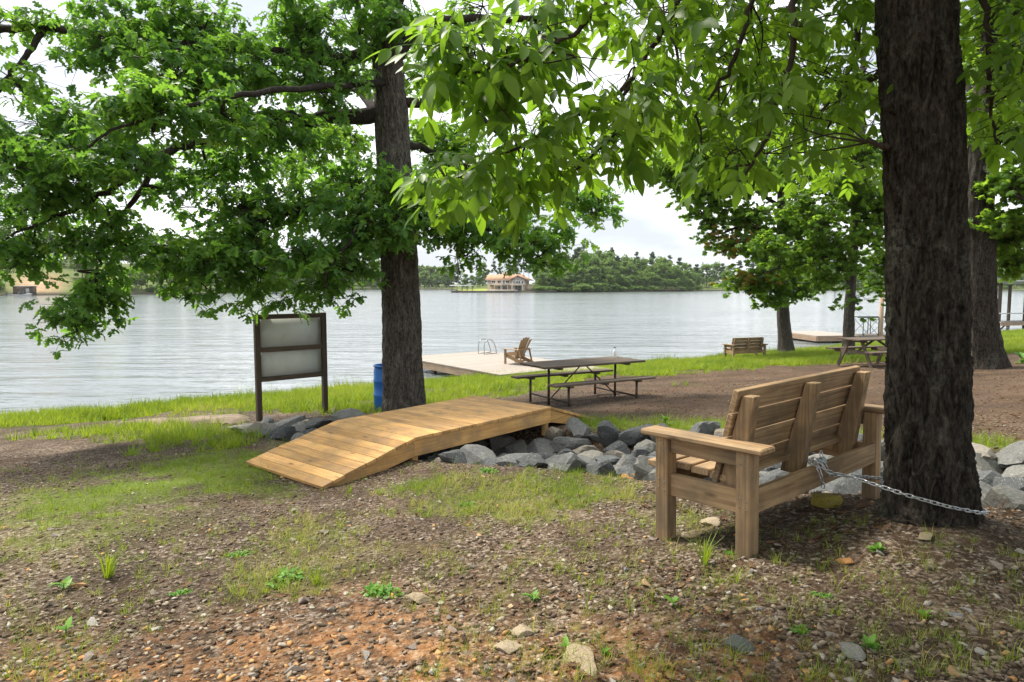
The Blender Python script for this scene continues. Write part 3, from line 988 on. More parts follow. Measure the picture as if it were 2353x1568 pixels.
for x in (0, .42):
    pipe('hoop_rail', ldr, M['chrome'], spline([(x, -.55, .0), (x, -.55, .40), (x, -.46, .56), (x, -.28, .60), (x, -.1, .5), (x, .03, .2), (x, .10, -.3), (x, .12, -1.0)], 6), .02)
    pipe('foot_rail', ldr, M['chrome'], [(x, -.56, .02), (x, .02, .02)], .016)
for z in (-.1, -.4, -.7):
    pipe('rung', ldr, M['chrome'], [(0, .105, z), (.42, .105, z)], .016)

ch = empty('adirondack_chair', (.25, 24.55, DZ), math.atan2(.66, -.75) - math.pi / 2, 'brown slatted lounge chair alone on the swimming dock', 'chair')
cm_ = M['chair']
for s in (-1, 1):
    x = s * .29
    beam('front_leg', ch, cm_, (x, .40, 0), (x, .40, .53), .025, .10, (0, 1, 0))
    beam('side_rail', ch, cm_, (x - s * .03, .46, .335), (x - s * .03, -.46, .055), .022, .13, (0, 0, 1))
    beam('armrest', ch, cm_, (x + s * .03, .50, .545), (x + s * .03, -.30, .545), .13, .024)
    beam('arm_bracket', ch, cm_, (x + s * .02, .40, .535), (x + s * .02, .40, .40), .022, .08, (0, 1, 0))
    beam('arm_post', ch, cm_, (x, -.25, .53), (x, -.36, .10), .022, .07, (0, 1, 0))
for k in range(6):
    y = .46 - k * .085
    beam('seat_slat', ch, cm_, (-.27, y, .39 - (.46 - y) * .32), (.27, y, .39 - (.46 - y) * .32), .078, .02)
for k in range(5):
    f = (k - 2)
    b0, b1 = Vector((f * .088, .0, .20)), Vector((f * .122, -.36, 1.0 - abs(f) ** 2 * .022))
    d = (b1 - b0)
    Lb = d.length
    w0, w1 = .038, .054
    top = [(Lb - .03, w1), (Lb, w1 * .5), (Lb, -w1 * .5), (Lb - .03, -w1)] if f == 0 else ([(Lb + .012, w1), (Lb - .035, -w1)] if f > 0 else [(Lb - .035, w1), (Lb + .012, -w1)])
    if f != 0: top = top[::-1] if False else ([(Lb - .035, w1), (Lb + .012, -w1)] if f > 0 else [(Lb + .012, w1), (Lb - .035, -w1)])
    prism_obj('back_slat', ch, cm_, [(0, w0)] + top + [(0, -w0)], .02, basis(d, (-1, 0, 0), b0), .004)
beam('back_rail', ch, cm_, (-.25, -.075, .30), (.25, -.075, .30), .025, .08, (0, 0, 1))
beam('back_rail', ch, cm_, (-.32, -.235, .545), (.32, -.235, .545), .03, .07, (0, 0, 1))
beam('front_apron', ch, cm_, (-.28, .47, .33), (.28, .47, .33), .02, .1, (0, 0, 1))
beam('stretcher', ch, cm_, (-.27, -.2, .13), (.27, -.2, .13), .02, .06, (0, 0, 1))

# ------------------------------------------------------------------ A-frame picnic table on the right
t2 = empty('picnic_table', (10.25, 19.2, gzf(10.25, 19.2)), math.radians(17), 'dark A-frame picnic table half hidden behind the big trunk', 'picnic table')
for k in range(5):
    beam('table_plank', t2, M['old'], (-.95, -.33 + k * .165, .74), (.95, -.33 + k * .165, .74), .155, .04)
for s in (-1, 1):
    for k in (-.07, .07):
        beam('seat_plank', t2, M['old'], (-.95, s * .72 + k, .43), (.95, s * .72 + k, .43), .132, .04)
    for x in (-.7, .7):
        beam('leg', t2, M['old'], (x, s * .62, -.05), (x, s * .22, .72), .04, .10, (0, 1, 0))
for x in (-.66, .66):
    beam('seat_support', t2, M['old'], (x, -.8, .38), (x, .8, .38), .04, .09)
    beam('top_cleat', t2, M['old'], (x, -.38, .69), (x, .38, .69), .04, .07)
    beam('brace', t2, M['old'], (x, 0, .37), (x * .1, 0, .70), .04, .07, (0, 1, 0))

# ------------------------------------------------------------------ floating dock, gangway and post on the right
fd = empty('floating_dock', (17.3, 38.6, 0), math.radians(10), 'low brown floating dock beyond the two slim trees', 'dock')
for k in range(18):
    x = (k + .5) * .145
    beam('deck_plank', fd, M['dock'], (x, 0, .40), (x, 3.9, .40), .137, .04, bevel=.003)
for y in (0, 3.9): beam('side_beam', fd, M['dock_side'], (0, y, .24), (2.62, y, .24), .05, .28)
for x in (0, 2.62): beam('side_beam', fd, M['dock_side'], (x, .05, .24), (x, 3.85, .24), .05, .28)
for x, y in ((.5, .6), (2.1, .6), (.5, 3.2), (2.1, 3.2)):
    Geo().box((x, y, .0), (.8, 1.1, .25)).build('float_block', M['seawall'], fd)
beam('mooring_post', fd, M['old'], (2.1, -.08, -1.2), (2.1, -.08, .75), .09, .09, (1, 0, 0))
gw = empty('steel_gangway', (20.0, 39.9, .30), math.radians(2), 'dark steel gangway with cross-braced railings to the floating dock', 'gangway')
for k in range(24):
    beam('gangway_plank', gw, M['old'], ((k + .5) * .16, -.5, .09), ((k + .5) * .16, .5, .09), .15, .03)
for y in (-.55, .55):
    pipe('bottom_rail', gw, M['rail'], [(-.2, y, .03), (3.9, y, .03)], .04)
    pipe('top_rail', gw, M['rail'], [(-.1, y, 1.12), (3.9, y, 1.12)], .028)
    for x in (.25, 1.15, 1.3, 2.45, 2.6, 3.75):
        pipe('rail_post', gw, M['rail'], [(x, y, .03), (x, y, 1.12)], .024)
    for x0, x1 in ((.25, 1.15), (1.3, 2.45), (2.6, 3.75)):
        pipe('cross_brace', gw, M['rail'], [(x0, y, .1), (x1, y, 1.08)], .014)
        pipe('cross_brace', gw, M['rail'], [(x0, y, 1.08), (x1, y, .1)], .014)
wp = empty('wooden_pole', (21.3, 39.4, -.4), 0, 'tall round wooden pole rising beside the steel gangway', 'pole')
pipe('shaft', wp, M['dock_side'], [(0, 0, -1), (0, 0, 3.6)], [.14, .11], 14)
lathe('pole_cap', wp, M['metalroof'], [(.125, 3.58), (.125, 3.64), (0, 3.7)], 14)
wq = empty('thin_mast', (21.75, 39.3, -.4), 0, 'thin pale metal mast just right of the wooden pole', 'mast')
pipe('shaft', wq, M['metalroof'], [(0, 0, -1), (0, 0, 3.5)], .035, 8)
lathe('base_collar', wq, M['galv'], [(.03, .4), (.07, .42), (.07, .5), (.03, .52)], 10)

bh = empty('boathouse', (33.2, 46.5, 0), math.radians(15), 'open boathouse with flat grey roof at the right edge', 'boathouse')
for x in (.3, 2.6, 4.9, 7.2):
    for y in (.3, 5.2):
        beam('post', bh, M['pipe'], (x, y, -2), (x, y, 3.35), .17, .17, (1, 0, 0))
Geo().box((3.9, 2.75, 3.54), (8.8, 6.6, .14)).build('roof', M['steelgrey'], bh)
Geo().box((3.9, -.42, 3.44), (8.5, .06, .22)).build('fascia', M['steelgrey'], bh)
for x in (.3, 2.6, 4.9, 7.2): beam('roof_beam', bh, M['pipe'], (x, -.3, 3.38), (x, 5.8, 3.38), .08, .16)
for k in range(26):
    beam('deck_plank', bh, M['dock'], (k * .3 + .15, -.1, .75), (k * .3 + .15, 1.3, .75), .28, .06)
for y in (-.1, 1.3): beam('deck_beam', bh, M['dock_side'], (0, y, .62), (7.8, y, .62), .06, .2)
pipe('handrail', bh, M['galv'], [(.0, 0, 1.35), (7.4, 0, 1.35)], .035)
for x in (.3, 2.6, 4.9): pipe('knee_brace', bh, M['pipe'], [(x, .3, .1), (x + .7, .3, .62)], .05)

# ------------------------------------------------------------------ the tan house across the lake
hp = far_pt(1168, 8)
HP = (hp[0], hp[1], .9)
hs = empty('lake_house', (HP[0] + .3, HP[1], HP[2]), math.radians(-14), 'tan two-storey house with orange tiled roof on the far shore', 'house')
hs.scale = (1.1, 1.0, .86)
HW, HD, HE, HR = 17.0, 8.0, 5.6, 8.0


def gable(name, x0, x1, y0, y1, e, r, axis, mat, parent, z0=0.0):
    g = Geo()
    if axis == 'x':
        ym = (y0 + y1) / 2
        V = [(x0, y0, z0), (x1, y0, z0), (x1, y1, z0), (x0, y1, z0), (x0, y0, e), (x1, y0, e), (x1, y1, e), (x0, y1, e), (x0, ym, r), (x1, ym, r)]
        T = [(0, 1, 5), (0, 5, 4), (1, 2, 6), (1, 6, 5), (2, 3, 7), (2, 7, 6), (3, 0, 4), (3, 4, 7), (5, 6, 9), (7, 4, 8), (4, 5, 9), (4, 9, 8), (6, 7, 8), (6, 8, 9)]
    else:
        xm = (x0 + x1) / 2
        V = [(x0, y0, z0), (x1, y0, z0), (x1, y1, z0), (x0, y1, z0), (x0, y0, e), (x1, y0, e), (x1, y1, e), (x0, y1, e), (xm, y0, r), (xm, y1, r)]
        T = [(0, 1, 5), (0, 5, 4), (1, 2, 6), (1, 6, 5), (2, 3, 7), (2, 7, 6), (3, 0, 4), (3, 4, 7), (4, 5, 8), (6, 7, 9), (5, 6, 9), (5, 9, 8), (7, 4, 8), (7, 8, 9)]
    return g.add(V, T).build(name, mat, parent)


def slope_slab(name, a, b, c, d, th, mat, parent):
    P = np.array([a, b, c, d], float)
    n = np.cross(P[1] - P[0], P[3] - P[0]); n /= np.linalg.norm(n)
    V = np.vstack([P, P + n * th])
    F = [(0, 3, 2, 1), (4, 5, 6, 7), (0, 1, 5, 4), (1, 2, 6, 5), (2, 3, 7, 6), (3, 0, 4, 7)]
    return Geo().add(V, F).build(name, mat, parent)


def window(parent, x, y, z, w, h, facing='y', mat=None, bars=1):
    """frame with a dark pane and glazing bars, standing proud of the wall at y (or x)"""
    g = Geo()
    if facing == 'y':
        for dx in (-w / 2, w / 2): g.box((x + dx, y - .06, z), (.14, .14, h + .14))
        for dz in (-h / 2, h / 2): g.box((x, y - .06, z + dz), (w + .14, .13, .14))
        for k in range(bars): g.box((x - w / 2 + w * (k + 1) / (bars + 1), y - .055, z), (.09, .10, h))
        f = g.build('window', mat or M['white'], parent)
        Geo().box((x, y - .02, z), (w, .05, h)).build('pane', M['dark'], f)
    else:
        for dy in (-w / 2, w / 2): g.box((x - .06, y + dy, z), (.14, .14, h + .14))
        for dz in (-h / 2, h / 2): g.box((x - .06, y, z + dz), (.13, w + .14, .14))
        g.box((x - .055, y, z), (.10, .09, h))
        f = g.build('window', mat or M['white'], parent)
        Geo().box((x - .02, y, z), (.05, w, h)).build('pane', M['dark'], f)
    return f


X0 = -9.0
gable('wall', X0, X0 + 14.2, 0, HD, HE, HR - .2, 'x', M['stucco'], hs, -.6)
rf = slope_slab('roof', (X0 - .7, -.8, HE - .35), (X0 + 14.3, -.8, HE - .35), (X0 + 14.3, HD / 2, HR), (X0 - .7, HD / 2, HR), .18, M['rooftile'], hs)
slope_slab('roof_slope', (X0 + 14.3, HD + .8, HE - .35), (X0 - .7, HD + .8, HE - .35), (X0 - .7, HD / 2, HR), (X0 + 14.3, HD / 2, HR), .18, M['rooftile'], rf)
Geo().box((X0 + 7, HD / 2 - .3, HR + .3), (2.2, 1.2, 1.5)).build('chimney', M['rooftile'], rf)
for s0, s1 in (((X0 - .75, -.85, HE - .45), (X0 - .75, HD / 2, HR - .05)), ((X0 - .75, HD + .85, HE - .45), (X0 - .75, HD / 2, HR - .05))):
    beam('barge_board', rf, M['fascia'], s0, s1, .12, .35)
beam('eave_board', rf, M['stucco2'], (X0 - .6, -.84, HE - .33), (X0 + 10.5, -.84, HE - .33), .08, .32)
bay = gable('bay_wall', X0 + 10.6, X0 + 15.8, -1.8, HD - 1, HE - .1, HR - .7, 'y', M['stucco2'], hs, -.6)
xb0, xb1, xm = X0 + 9.9, X0 + 17.6, X0 + 13.2
slope_slab('bay_roof', (xm, -2.5, HR - .55), (xm, HD, HR - .55), (xb0, HD, HE - .25), (xb0, -2.5, HE - .25), .18, M['rooftile'], hs)
slope_slab('bay_roof', (xb1, -2.5, HE - .65), (xb1, HD, HE - .65), (xm, HD, HR - .55), (xm, -2.5, HR - .55), .18, M['rooftile'], hs)
for s0, s1 in (((xb0, -2.55, HE - .3), (xm, -2.55, HR - .6)), ((xb1, -2.55, HE - .7), (xm, -2.55, HR - .6))):
    beam('bay_barge_board', hs, M['fascia'], s0, s1, .12, .34)
for x in (X0 + 2.6, X0 + 5.0, X0 + 8.4): window(hs, x, 0, 4.3, 1.5, 1.3)
window(hs, X0 + 6.9, 0, 4.0, .8, 2.0, bars=0)
for x in (X0 + 5.1, X0 + 7.3): window(hs, x, -.05, 1.2, 1.7, 2.1, bars=2)
for x, w in ((X0 + 11.5, .7), (X0 + 12.75, .7), (X0 + 13.65, .7), (X0 + 14.9, .7)): window(hs, x, -1.8, 4.2, w, 1.5, bars=0)
for x, w in ((X0 + 11.8, 1.0), (X0 + 13.2, 1.3), (X0 + 14.6, 1.0)): window(hs, x, -1.8, 5.45, w, .45, bars=0)
window(hs, X0 + 13.2, -1.8, 6.25, 1.2, .55, bars=1)
for y in (2.0, 6.2): window(hs, X0, y, 4.1, 1.1, 1.4, 'x')
for y in (1.2, 4.0, 6.6): window(hs, X0, y, 1.1, .7, .8, 'x')
bal = Geo().box((X0 + 6.2, -1.1, 2.85), (11.0, 2.0, .22)).build('balcony', M['stucco2'], hs)
Geo().box((X0 + 6.2, -2.08, 3.75), (11.0, .06, .09)).build('balcony_rail', M['white'], bal)
for k in range(23): beam('baluster', bal, M['white'], (X0 + .8 + k * .49, -2.08, 2.9), (X0 + .8 + k * .49, -2.08, 3.7), .07, .07, (1, 0, 0), 0)
for x in (X0 + .8, X0 + 3.5, X0 + 6.2, X0 + 8.9): beam('column', hs, M['stucco2'], (x, -2.0, -.5), (x, -2.0, 2.75), .3, .3, (1, 0, 0), 0)
Geo().box((X0 + 13.2, -2.6, 2.65), (6.4, 1.7, .25)).build('lower_balcony', M['stucco2'], hs)
Geo().box((X0 + 13.2, -1.82, 1.0), (2.6, .1, 2.7)).build('boat_slip_door', M['dark'], hs)
for k in range(4): beam('door_rail', hs, M['metalroof'], (X0 + 12.1 + k * .72, -1.92, -.4), (X0 + 12.1 + k * .72, -1.92, 2.3), .14, .06, (1, 0, 0), 0)
for x in (X0 + 11.0, X0 + 15.3): beam('bay_pillar', hs, M['stucco2'], (x, -3.2, -.5), (x, -3.2, 2.5), .5, .5, (1, 0, 0), 0)
Geo().box((X0 + 17.2, 2.0, 1.1), (2.6, 6.0, 3.2)).build('side_annex', M['stucco'], hs)
Geo().box((X0 + 17.2, 2.0, 2.8), (3.0, 6.4, .2)).build('annex_roof', M['stucco2'], hs)
Geo().box((X0 + 7.0, -3.4, -.1), (12.5, 1.0, .9)).build('terrace_wall', M['stone'], hs)
sw = Geo().box((0, 0, 0), (46, .6, 1.1)).build('sea_wall', M['seawall'])
sw.location = (hp[0] - 2, far_pt(1168, 0)[1] - .3, .25)
sw.rotation_euler = (0, 0, math.radians(-10.8))
tag(sw, 'low dark sea wall along the water below the tan house', 'sea wall')


def boat_shed(px, k, w, d, h, roof, label, deck=True, name='boat_dock', ang=0.0):
    p = far_pt(px, k)
    t = empty(name, (p[0], p[1], 0), ang, label, 'boat dock')
    for x in np.linspace(-w / 2 + .2, w / 2 - .2, 5):
        for y in (-d / 2 + .2, d / 2 - .2):
            beam('post', t, M['pipe'], (x, y, -2), (x, y, h), .16, .16, (1, 0, 0), 0)
    r = Geo().box((0, 0, h + .12), (w + .8, d + .8, .25)).build('roof', roof, t)
    Geo().box((0, -d / 2 - .42, h + .02), (w + .8, .06, .42)).build('fascia', M['white'], r)
    if deck:
        Geo().box((0, -d / 2 + .5, .55), (w, 1.2, .2)).build('deck', M['dock'], t)
        Geo().box((0, d / 2 - .5, .55), (w, 1.2, .2)).build('deck', M['dock'], t)
    return t


boat_shed(1062, -6, 9.5, 6, 3.0, M['stone'], 'low tan-roofed boat shed at the water left of the tan house', name='boat_shed')
s2 = boat_shed(1681, -5, 9.5, 6, 3.0, M['white'], 'white-roofed boat dock below trees across the lake')
s3 = boat_shed(262, -5, 9.0, 6, 3.0, M['metalroof'], 'grey boat dock with green canvas below the lawn on the left shore')
Geo().box((-1.5, .5, 1.8), (4.5, 4, 1.6)).build('canvas_cover', M['teal'], s3)
boat_shed(217, -5, 5.5, 5, 2.8, M['white'], 'small white-roofed dock left of the green canvas boat dock')
boat_shed(580, -5, 9.0, 5, 2.9, M['white'], 'white dock seen through the oak leaves on the left shore')
s4 = empty('storage_shed', far_pt(60, -2) * np.array((1, 1, 0)) + np.array((0, 0, .2)), .3, 'brown plank shed at the foot of the bare earth bank', 'shed')
Geo().box((0, 0, 1.3), (5.2, 3.0, 2.6)).build('wall', M['old'], s4)
Geo().box((0, 0, 2.72), (5.8, 3.6, .2)).build('roof', M['steelgrey'], s4)
for k in range(9): beam('batten', s4, M['sign'], (-2.4 + k * .6, -1.53, 0), (-2.4 + k * .6, -1.53, 2.55), .1, .05, (1, 0, 0), 0)


def make_boat(loc, rz, sc, hull_m, label):
    """small motor boat: hull, console, outboard"""
    t = empty('motor_boat', loc, rz, label, 'boat')
    t.scale = (sc, sc, sc)
    hull = spline([(-3.2, .0, .4), (-2.9, .75, .45), (0, .95, .5), (2.2, .7, .6), (3.5, 0, .8)], 5)
    H2 = np.vstack([hull, hull[::-1][1:-1] * np.array((1, -1, 1))])
    low = H2 * np.array((.85, .7, 0)) + np.array((0, 0, -.2))
    nh = len(H2)
    Vh = np.vstack([H2, low, [[0, 0, .45]]])
    Th = [(i, (i + 1) % nh, nh + (i + 1) % nh) for i in range(nh)] + [(i, nh + (i + 1) % nh, nh + i) for i in range(nh)] + [(i, (i + 1) % nh, 2 * nh) for i in range(nh)]
    Geo().add(Vh, Th).build('hull', hull_m, t)
    Geo().box((.4, 0, .9), (1.4, 1.1, .8)).box((.9, 0, 1.45), (.1, 1.2, .5)).build('console', M['dark'], t)
    Geo().box((-3.3, 0, .7), (.45, .4, .7)).box((-3.35, 0, .1), (.2, .15, .8)).build('outboard_motor', M['dark'], t)
    return t


make_boat(far_pt(47, -8) * np.array((1, 1, 0)), .2, 1.0, M['white'], 'white boat moored beside the brown shed on the left shore')
p_ = far_pt(1681, -5)
make_boat((p_[0] - 2.3, p_[1], .9), 1.57, .9, M['stone'], 'tan boat on the left under the white-roofed dock across the lake')
make_boat((p_[0] + 2.2, p_[1], .8), 1.57, .9, M['red'], 'red boat on the right under the white-roofed dock across the lake')
Geo().box((1.2, -1.56, 1.05), (.95, .06, 2.0)).build('door', M['steelgrey'], s4)
for i, px in enumerate((905, 925, 945, 965, 990, 1015)):
    p = far_pt(px, -1)
    f = empty('dock_piling', (p[0], p[1], 0), 0, 'pale wooden piling in the row below the trees left of the tan house', 'piling', 'pilings along the far cove')
    pipe('shaft', f, M['far_trunk'], [(0, 0, -2), (0, 0, 2.6 + .5 * (i % 3))], .3, 8)
    beam('cross_beam', f, M['dock'], (-2.8, .35, .9), (2.8, .35, .9), .3, .3, (0, 0, 1), 0)
jp = empty('far_jetty', far_pt(1520, -2) * np.array((1, 1, 0)), .1, 'low dark timber jetty at the right end of the wooded point', 'jetty')
for k in range(6):
    beam('post', jp, M['old'], (k * 1.9 - 1, 0, -2), (k * 1.9 - 1, 0, 2.2), .28, .28, (1, 0, 0), 0)
beam('deck_beam', jp, M['old'], (-1.5, 0, 1.0), (9, 0, 1.0), 2.2, .25, (0, 0, 1), 0)
beam('handrail', jp, M['old'], (-1.5, -1.1, 2.0), (9, -1.1, 2.0), .15, .15, (0, 0, 1), 0)

# ------------------------------------------------------------------ trees
def trunk_mesh(name, pts, seg, n, amp, fh, flare, mat, skew=2.2, lobes=5, fl_h=.35):
    """pts rows (x, y, z, r); bark ridges are real relief"""
    S = spline(pts, n)
    P, r = S[:, :3], S[:, 3]
    T, X, Y = frames(P)
    a = np.arange(seg) * 2 * math.pi / seg
    A, Z = np.meshgrid(a, P[:, 2])
    Rr = np.repeat(r[:, None], seg, 1)
    z0 = P[0, 2]
    fl = flare * np.exp(-np.clip(Z - z0, 0, 9) / fl_h)
    Rr = Rr * (1 + fl * (1 + .45 * np.cos(lobes * A + 1.3) + .2 * np.cos(2 * A)))
    hgt = 0
    for sg_, sd in ((1, 61), (-1, 62)):
        B = A + sg_ * skew * Z * .35
        Q = np.stack([np.cos(B) * r[:, None] * fh, np.sin(B) * r[:, None] * fh, Z * fh * .20], -1)
        rd = 1 - np.clip(np.abs(vn3(Q, sd) - .5) * 4.2, 0, 1)
        hgt = np.maximum(hgt, rd)
    Q = np.stack([np.cos(A) * r[:, None] * fh * 3, np.sin(A) * r[:, None] * fh * 3, Z * fh * .9], -1)
    hgt = hgt + .35 * (vn3(Q, 63) - .5)
    Q = np.stack([np.cos(A) * r[:, None] * 5, np.sin(A) * r[:, None] * 5, Z * 1.6], -1)
    Rr = Rr + amp * (hgt - .6) + .05 * r[:, None] * (vn3(Q, 64) - .5) * 2
    V = (P[:, None] + Rr[..., None] * (X[:, None] * np.cos(a)[None, :, None] + Y[:, None] * np.sin(a)[None, :, None])).reshape(-1, 3)
    i = np.arange(len(P) - 1)[:, None] * seg
    j = np.arange(seg)[None]
    F = np.stack([i + j, i + (j + 1) % seg, i + seg + (j + 1) % seg, i + seg + j], -1).reshape(-1, 4)
    return mesh_from(name, V, F, mat, True)


def fan(outline, cz=0.0):
    V = [(.5, 0, cz)] + [tuple(p) for p in outline]
    n = len(outline)
    return np.array(V, float), np.array([(0, 1 + i, 1 + (i + 1) % n) for i in range(n)])


_half = [(.10, .045), (.27, .21), (.39, .085), (.56, .28), (.67, .11), (.88, .21)]
_out = [(0, 0)] + _half + [(1.0, 0)] + [(x, -y) for x, y in _half[::-1]]
OAK_V, OAK_T = fan([(x, y, abs(y) * .25 - .25 * (x - .4) ** 2) for x, y in _out], -.01)
_st = []
for k in range(5):
    an = (k - 2) * 1.05
    _st += [(.45 + .55 * math.cos(an), .55 * math.sin(an)), (.42 + .2 * math.cos(an + .52), .2 * math.sin(an + .52))]
GUM_V, GUM_T = fan([(0, 0, 0)] + [(x, y, -.3 * (x - .45) ** 2 - .2 * y * y) for x, y in (_st[0], _st[2], _st[3], _st[4], _st[5], _st[6], _st[8])], .0)


def leaflet(L, w):
    """pointed oval blade folded along its midrib"""
    xs = [0, .14, .36, .60, .82, 1.0]
    ws = [0.0, .62, 1.0, .92, .5, 0.0]
    V, T = [], []
    for x, q in zip(xs, ws):
        dz = -.22 * (x ** 2) * L * .6
        V += [(x * L, q * w, .22 * q * w + dz), (x * L, 0, dz), (x * L, -q * w, .22 * q * w + dz)]
    for i in range(5):
        a, b = 3 * i, 3 * i + 3
        if i == 0: T += [(1, b + 1, b), (1, b + 2, b + 1)]
        elif i == 4: T += [(a, a + 1, b + 1), (a + 1, a + 2, b + 1)]
        else: T += [(a, a + 1, b + 1), (a, b + 1, b), (a + 1, a + 2, b + 2), (a + 1, b + 2, b + 1)]
    return np.array(V), np.array(T)


def compound(rng, n=5):
    """one hickory leaf: stalk and five or seven leaflets"""
    V, T, k = [], [], 0
    L = rng.uniform(.20, .27)
    st = spline([(0, 0, 0), (L * .5, 0, -.012), (L, 0, -.05)], 3)
    tv, tt = tube(st, .0022, 4, False)
    V.append(tv); T.append(tt); k += len(tv)
    items = [(L, 0, rng.uniform(.145, .18))]
    for j in range((n - 1) // 2):
        f = .93 - j * .30
        for s in (-1, 1): items.append((L * f, s * rng.uniform(.75, 1.15), rng.uniform(.12, .155) * (1 - .22 * j)))
    for x, yaw, ln in items:
        lv, lt = leaflet(ln, ln * rng.uniform(.19, .23))
        Mx = rotm(yaw, rng.uniform(.15, .65), rng.uniform(-.5, .5))
        V.append(lv @ Mx.T + np.array((x, 0, -.05 * (x / L) ** 2))); T.append(lt + k); k += len(lv)
    return np.vstack(V), np.vstack(T)


def rosette(rng, lv, lt, n, ln, droop=(.1, 1.1), spread=2.2):
    """twig tip with n leaves"""
    V, T = [], []
    for k in range(n):
        yaw = rng.uniform(-spread, spread)
        Mx = rotm(yaw, rng.uniform(*droop), rng.uniform(-.8, .8))
        s = rng.uniform(.75, 1.15) * ln
        o = np.array((rng.uniform(-.12, .06), rng.uniform(-.02, .02), rng.uniform(-.03, .03))) * ln * 7
        V.append(lv * s @ Mx.T + o); T.append(lt + k * len(lv))
    return np.vstack(V), np.vstack(T)


rng = random.Random(5)
OAK_C = [rosette(rng, OAK_V, OAK_T, 8, .155) for _ in range(6)]
GUM_C = [rosette(rng, GUM_V, GUM_T, 9, .135, (.0, 1.0), 3.1) for _ in range(5)]
GUMB_C = [rosette(rng, GUM_V, GUM_T, 9, .15, (.0, 1.0), 3.1) for _ in range(4)]


def foliage(blobs, temps, tips, npr, per=8, sp=.2, bias=0.0, lv=None, orange=None):
    """leafy sprays: each blob grows side branches from the nearest limb point, each branch carries leaf rosettes.
    blobs: (px, py, rx, ry, depth, half depth, number of rosettes) ; returns (crown Geo, branch Geo)"""
    crown, wood_ = Geo(), Geo()
    tips = np.asarray(tips)
    n_t = len(temps)
    allp, allr = [], []
    A, B = [], []
    for bl in blobs:
        px, py, rx, ry, Y, dY, n = bl[:7]
        c = at(px, py, Y)
        rad = np.array((rx * Y / FPX, dY, ry * Y / FPX))
        d2 = ((tips[:, :3] - c) ** 2).sum(1) + np.maximum(0, c[2] - tips[:, 2]) * .0
        a = tips[np.argmin(d2)]
        ns = max(3, n // per)
        ends = npr.normal(size=(ns, 3))
        ends = ends / np.linalg.norm(ends, axis=1, keepdims=True) * npr.random((ns, 1)) ** .4 * rad + c
        hub = c * .55 + a[:3] * .45
        wood_.tube(spline([a[:3], (a[:3] + hub) / 2 + npr.normal(size=3) * .12, hub], 3), np.linspace(min(.035, a[3] * .7), .014, 7), 5, False)
        share = npr.multinomial(n, np.ones(ns) / ns)
        for e, m in zip(ends, share):
            mid = (hub + e) / 2 + npr.normal(size=3) * .12 + np.array((0, 0, .10))
            br = spline([hub, mid, e], 3)
            wood_.tube(br, np.linspace(.013, .004, len(br)), 3, False)
            if m == 0: continue
            t = npr.uniform(.25, 1.0, m) ** .7 * (len(br) - 1)
            base = br[np.clip(t.astype(int), 0, len(br) - 1)]
            off = npr.normal(size=(m, 3)) * sp * np.array((1, 1, .55))
            allp.append(base + off); A.append(base); B.append(base + off)
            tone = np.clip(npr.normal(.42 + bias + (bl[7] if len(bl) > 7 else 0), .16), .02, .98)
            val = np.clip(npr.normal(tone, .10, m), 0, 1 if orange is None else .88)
            if orange is not None and len(bl) > 8 and npr.random() < bl[8]: val = npr.uniform(.94, 1, m)
            allr.append(val)
    P = np.concatenate(allp); Rr = np.clip(np.concatenate(allr), 0, 1)
    wood_.prisms(np.concatenate(A), np.concatenate(B), .004, .002)
    out = np.concatenate(B) - np.concatenate(A)
    which = npr.integers(0, n_t, len(P))
    yaw = np.arctan2(out[:, 1], out[:, 0]) + npr.normal(0, .5, len(P))
    for k, (tv, tf) in enumerate(temps):
        sel = which == k
        m = int(sel.sum())
        Mx = rotm(yaw[sel], npr.normal(.25, .35, m), npr.normal(0, .35, m)) * npr.uniform(.8, 1.2, m)[:, None, None]
        nl = len(tv) // len(lv) if lv is not None else 1
        base = Rr[sel][:, None]
        r = base + npr.normal(0, .09, (m, nl))
        r = np.clip(r, 0, 1) if orange is None else np.where(base < .9, np.clip(r, 0, .885), np.clip(r, .93, 1))
        scatter(crown, tv, tf, Mx, P[sel], np.repeat(r, len(tv) // nl, axis=1))
    return crown, wood_


def limb_pts(limbs, n=6):
    """limbs given as (px, py, depth, radius) -> list of world splines with radius"""
    out = []
    for L in limbs:
        P = np.array([np.append(at(p[0], p[1], p[2]), p[3]) for p in L])
        out.append(spline(P, n))
    return out


npr = np.random.default_rng(23)
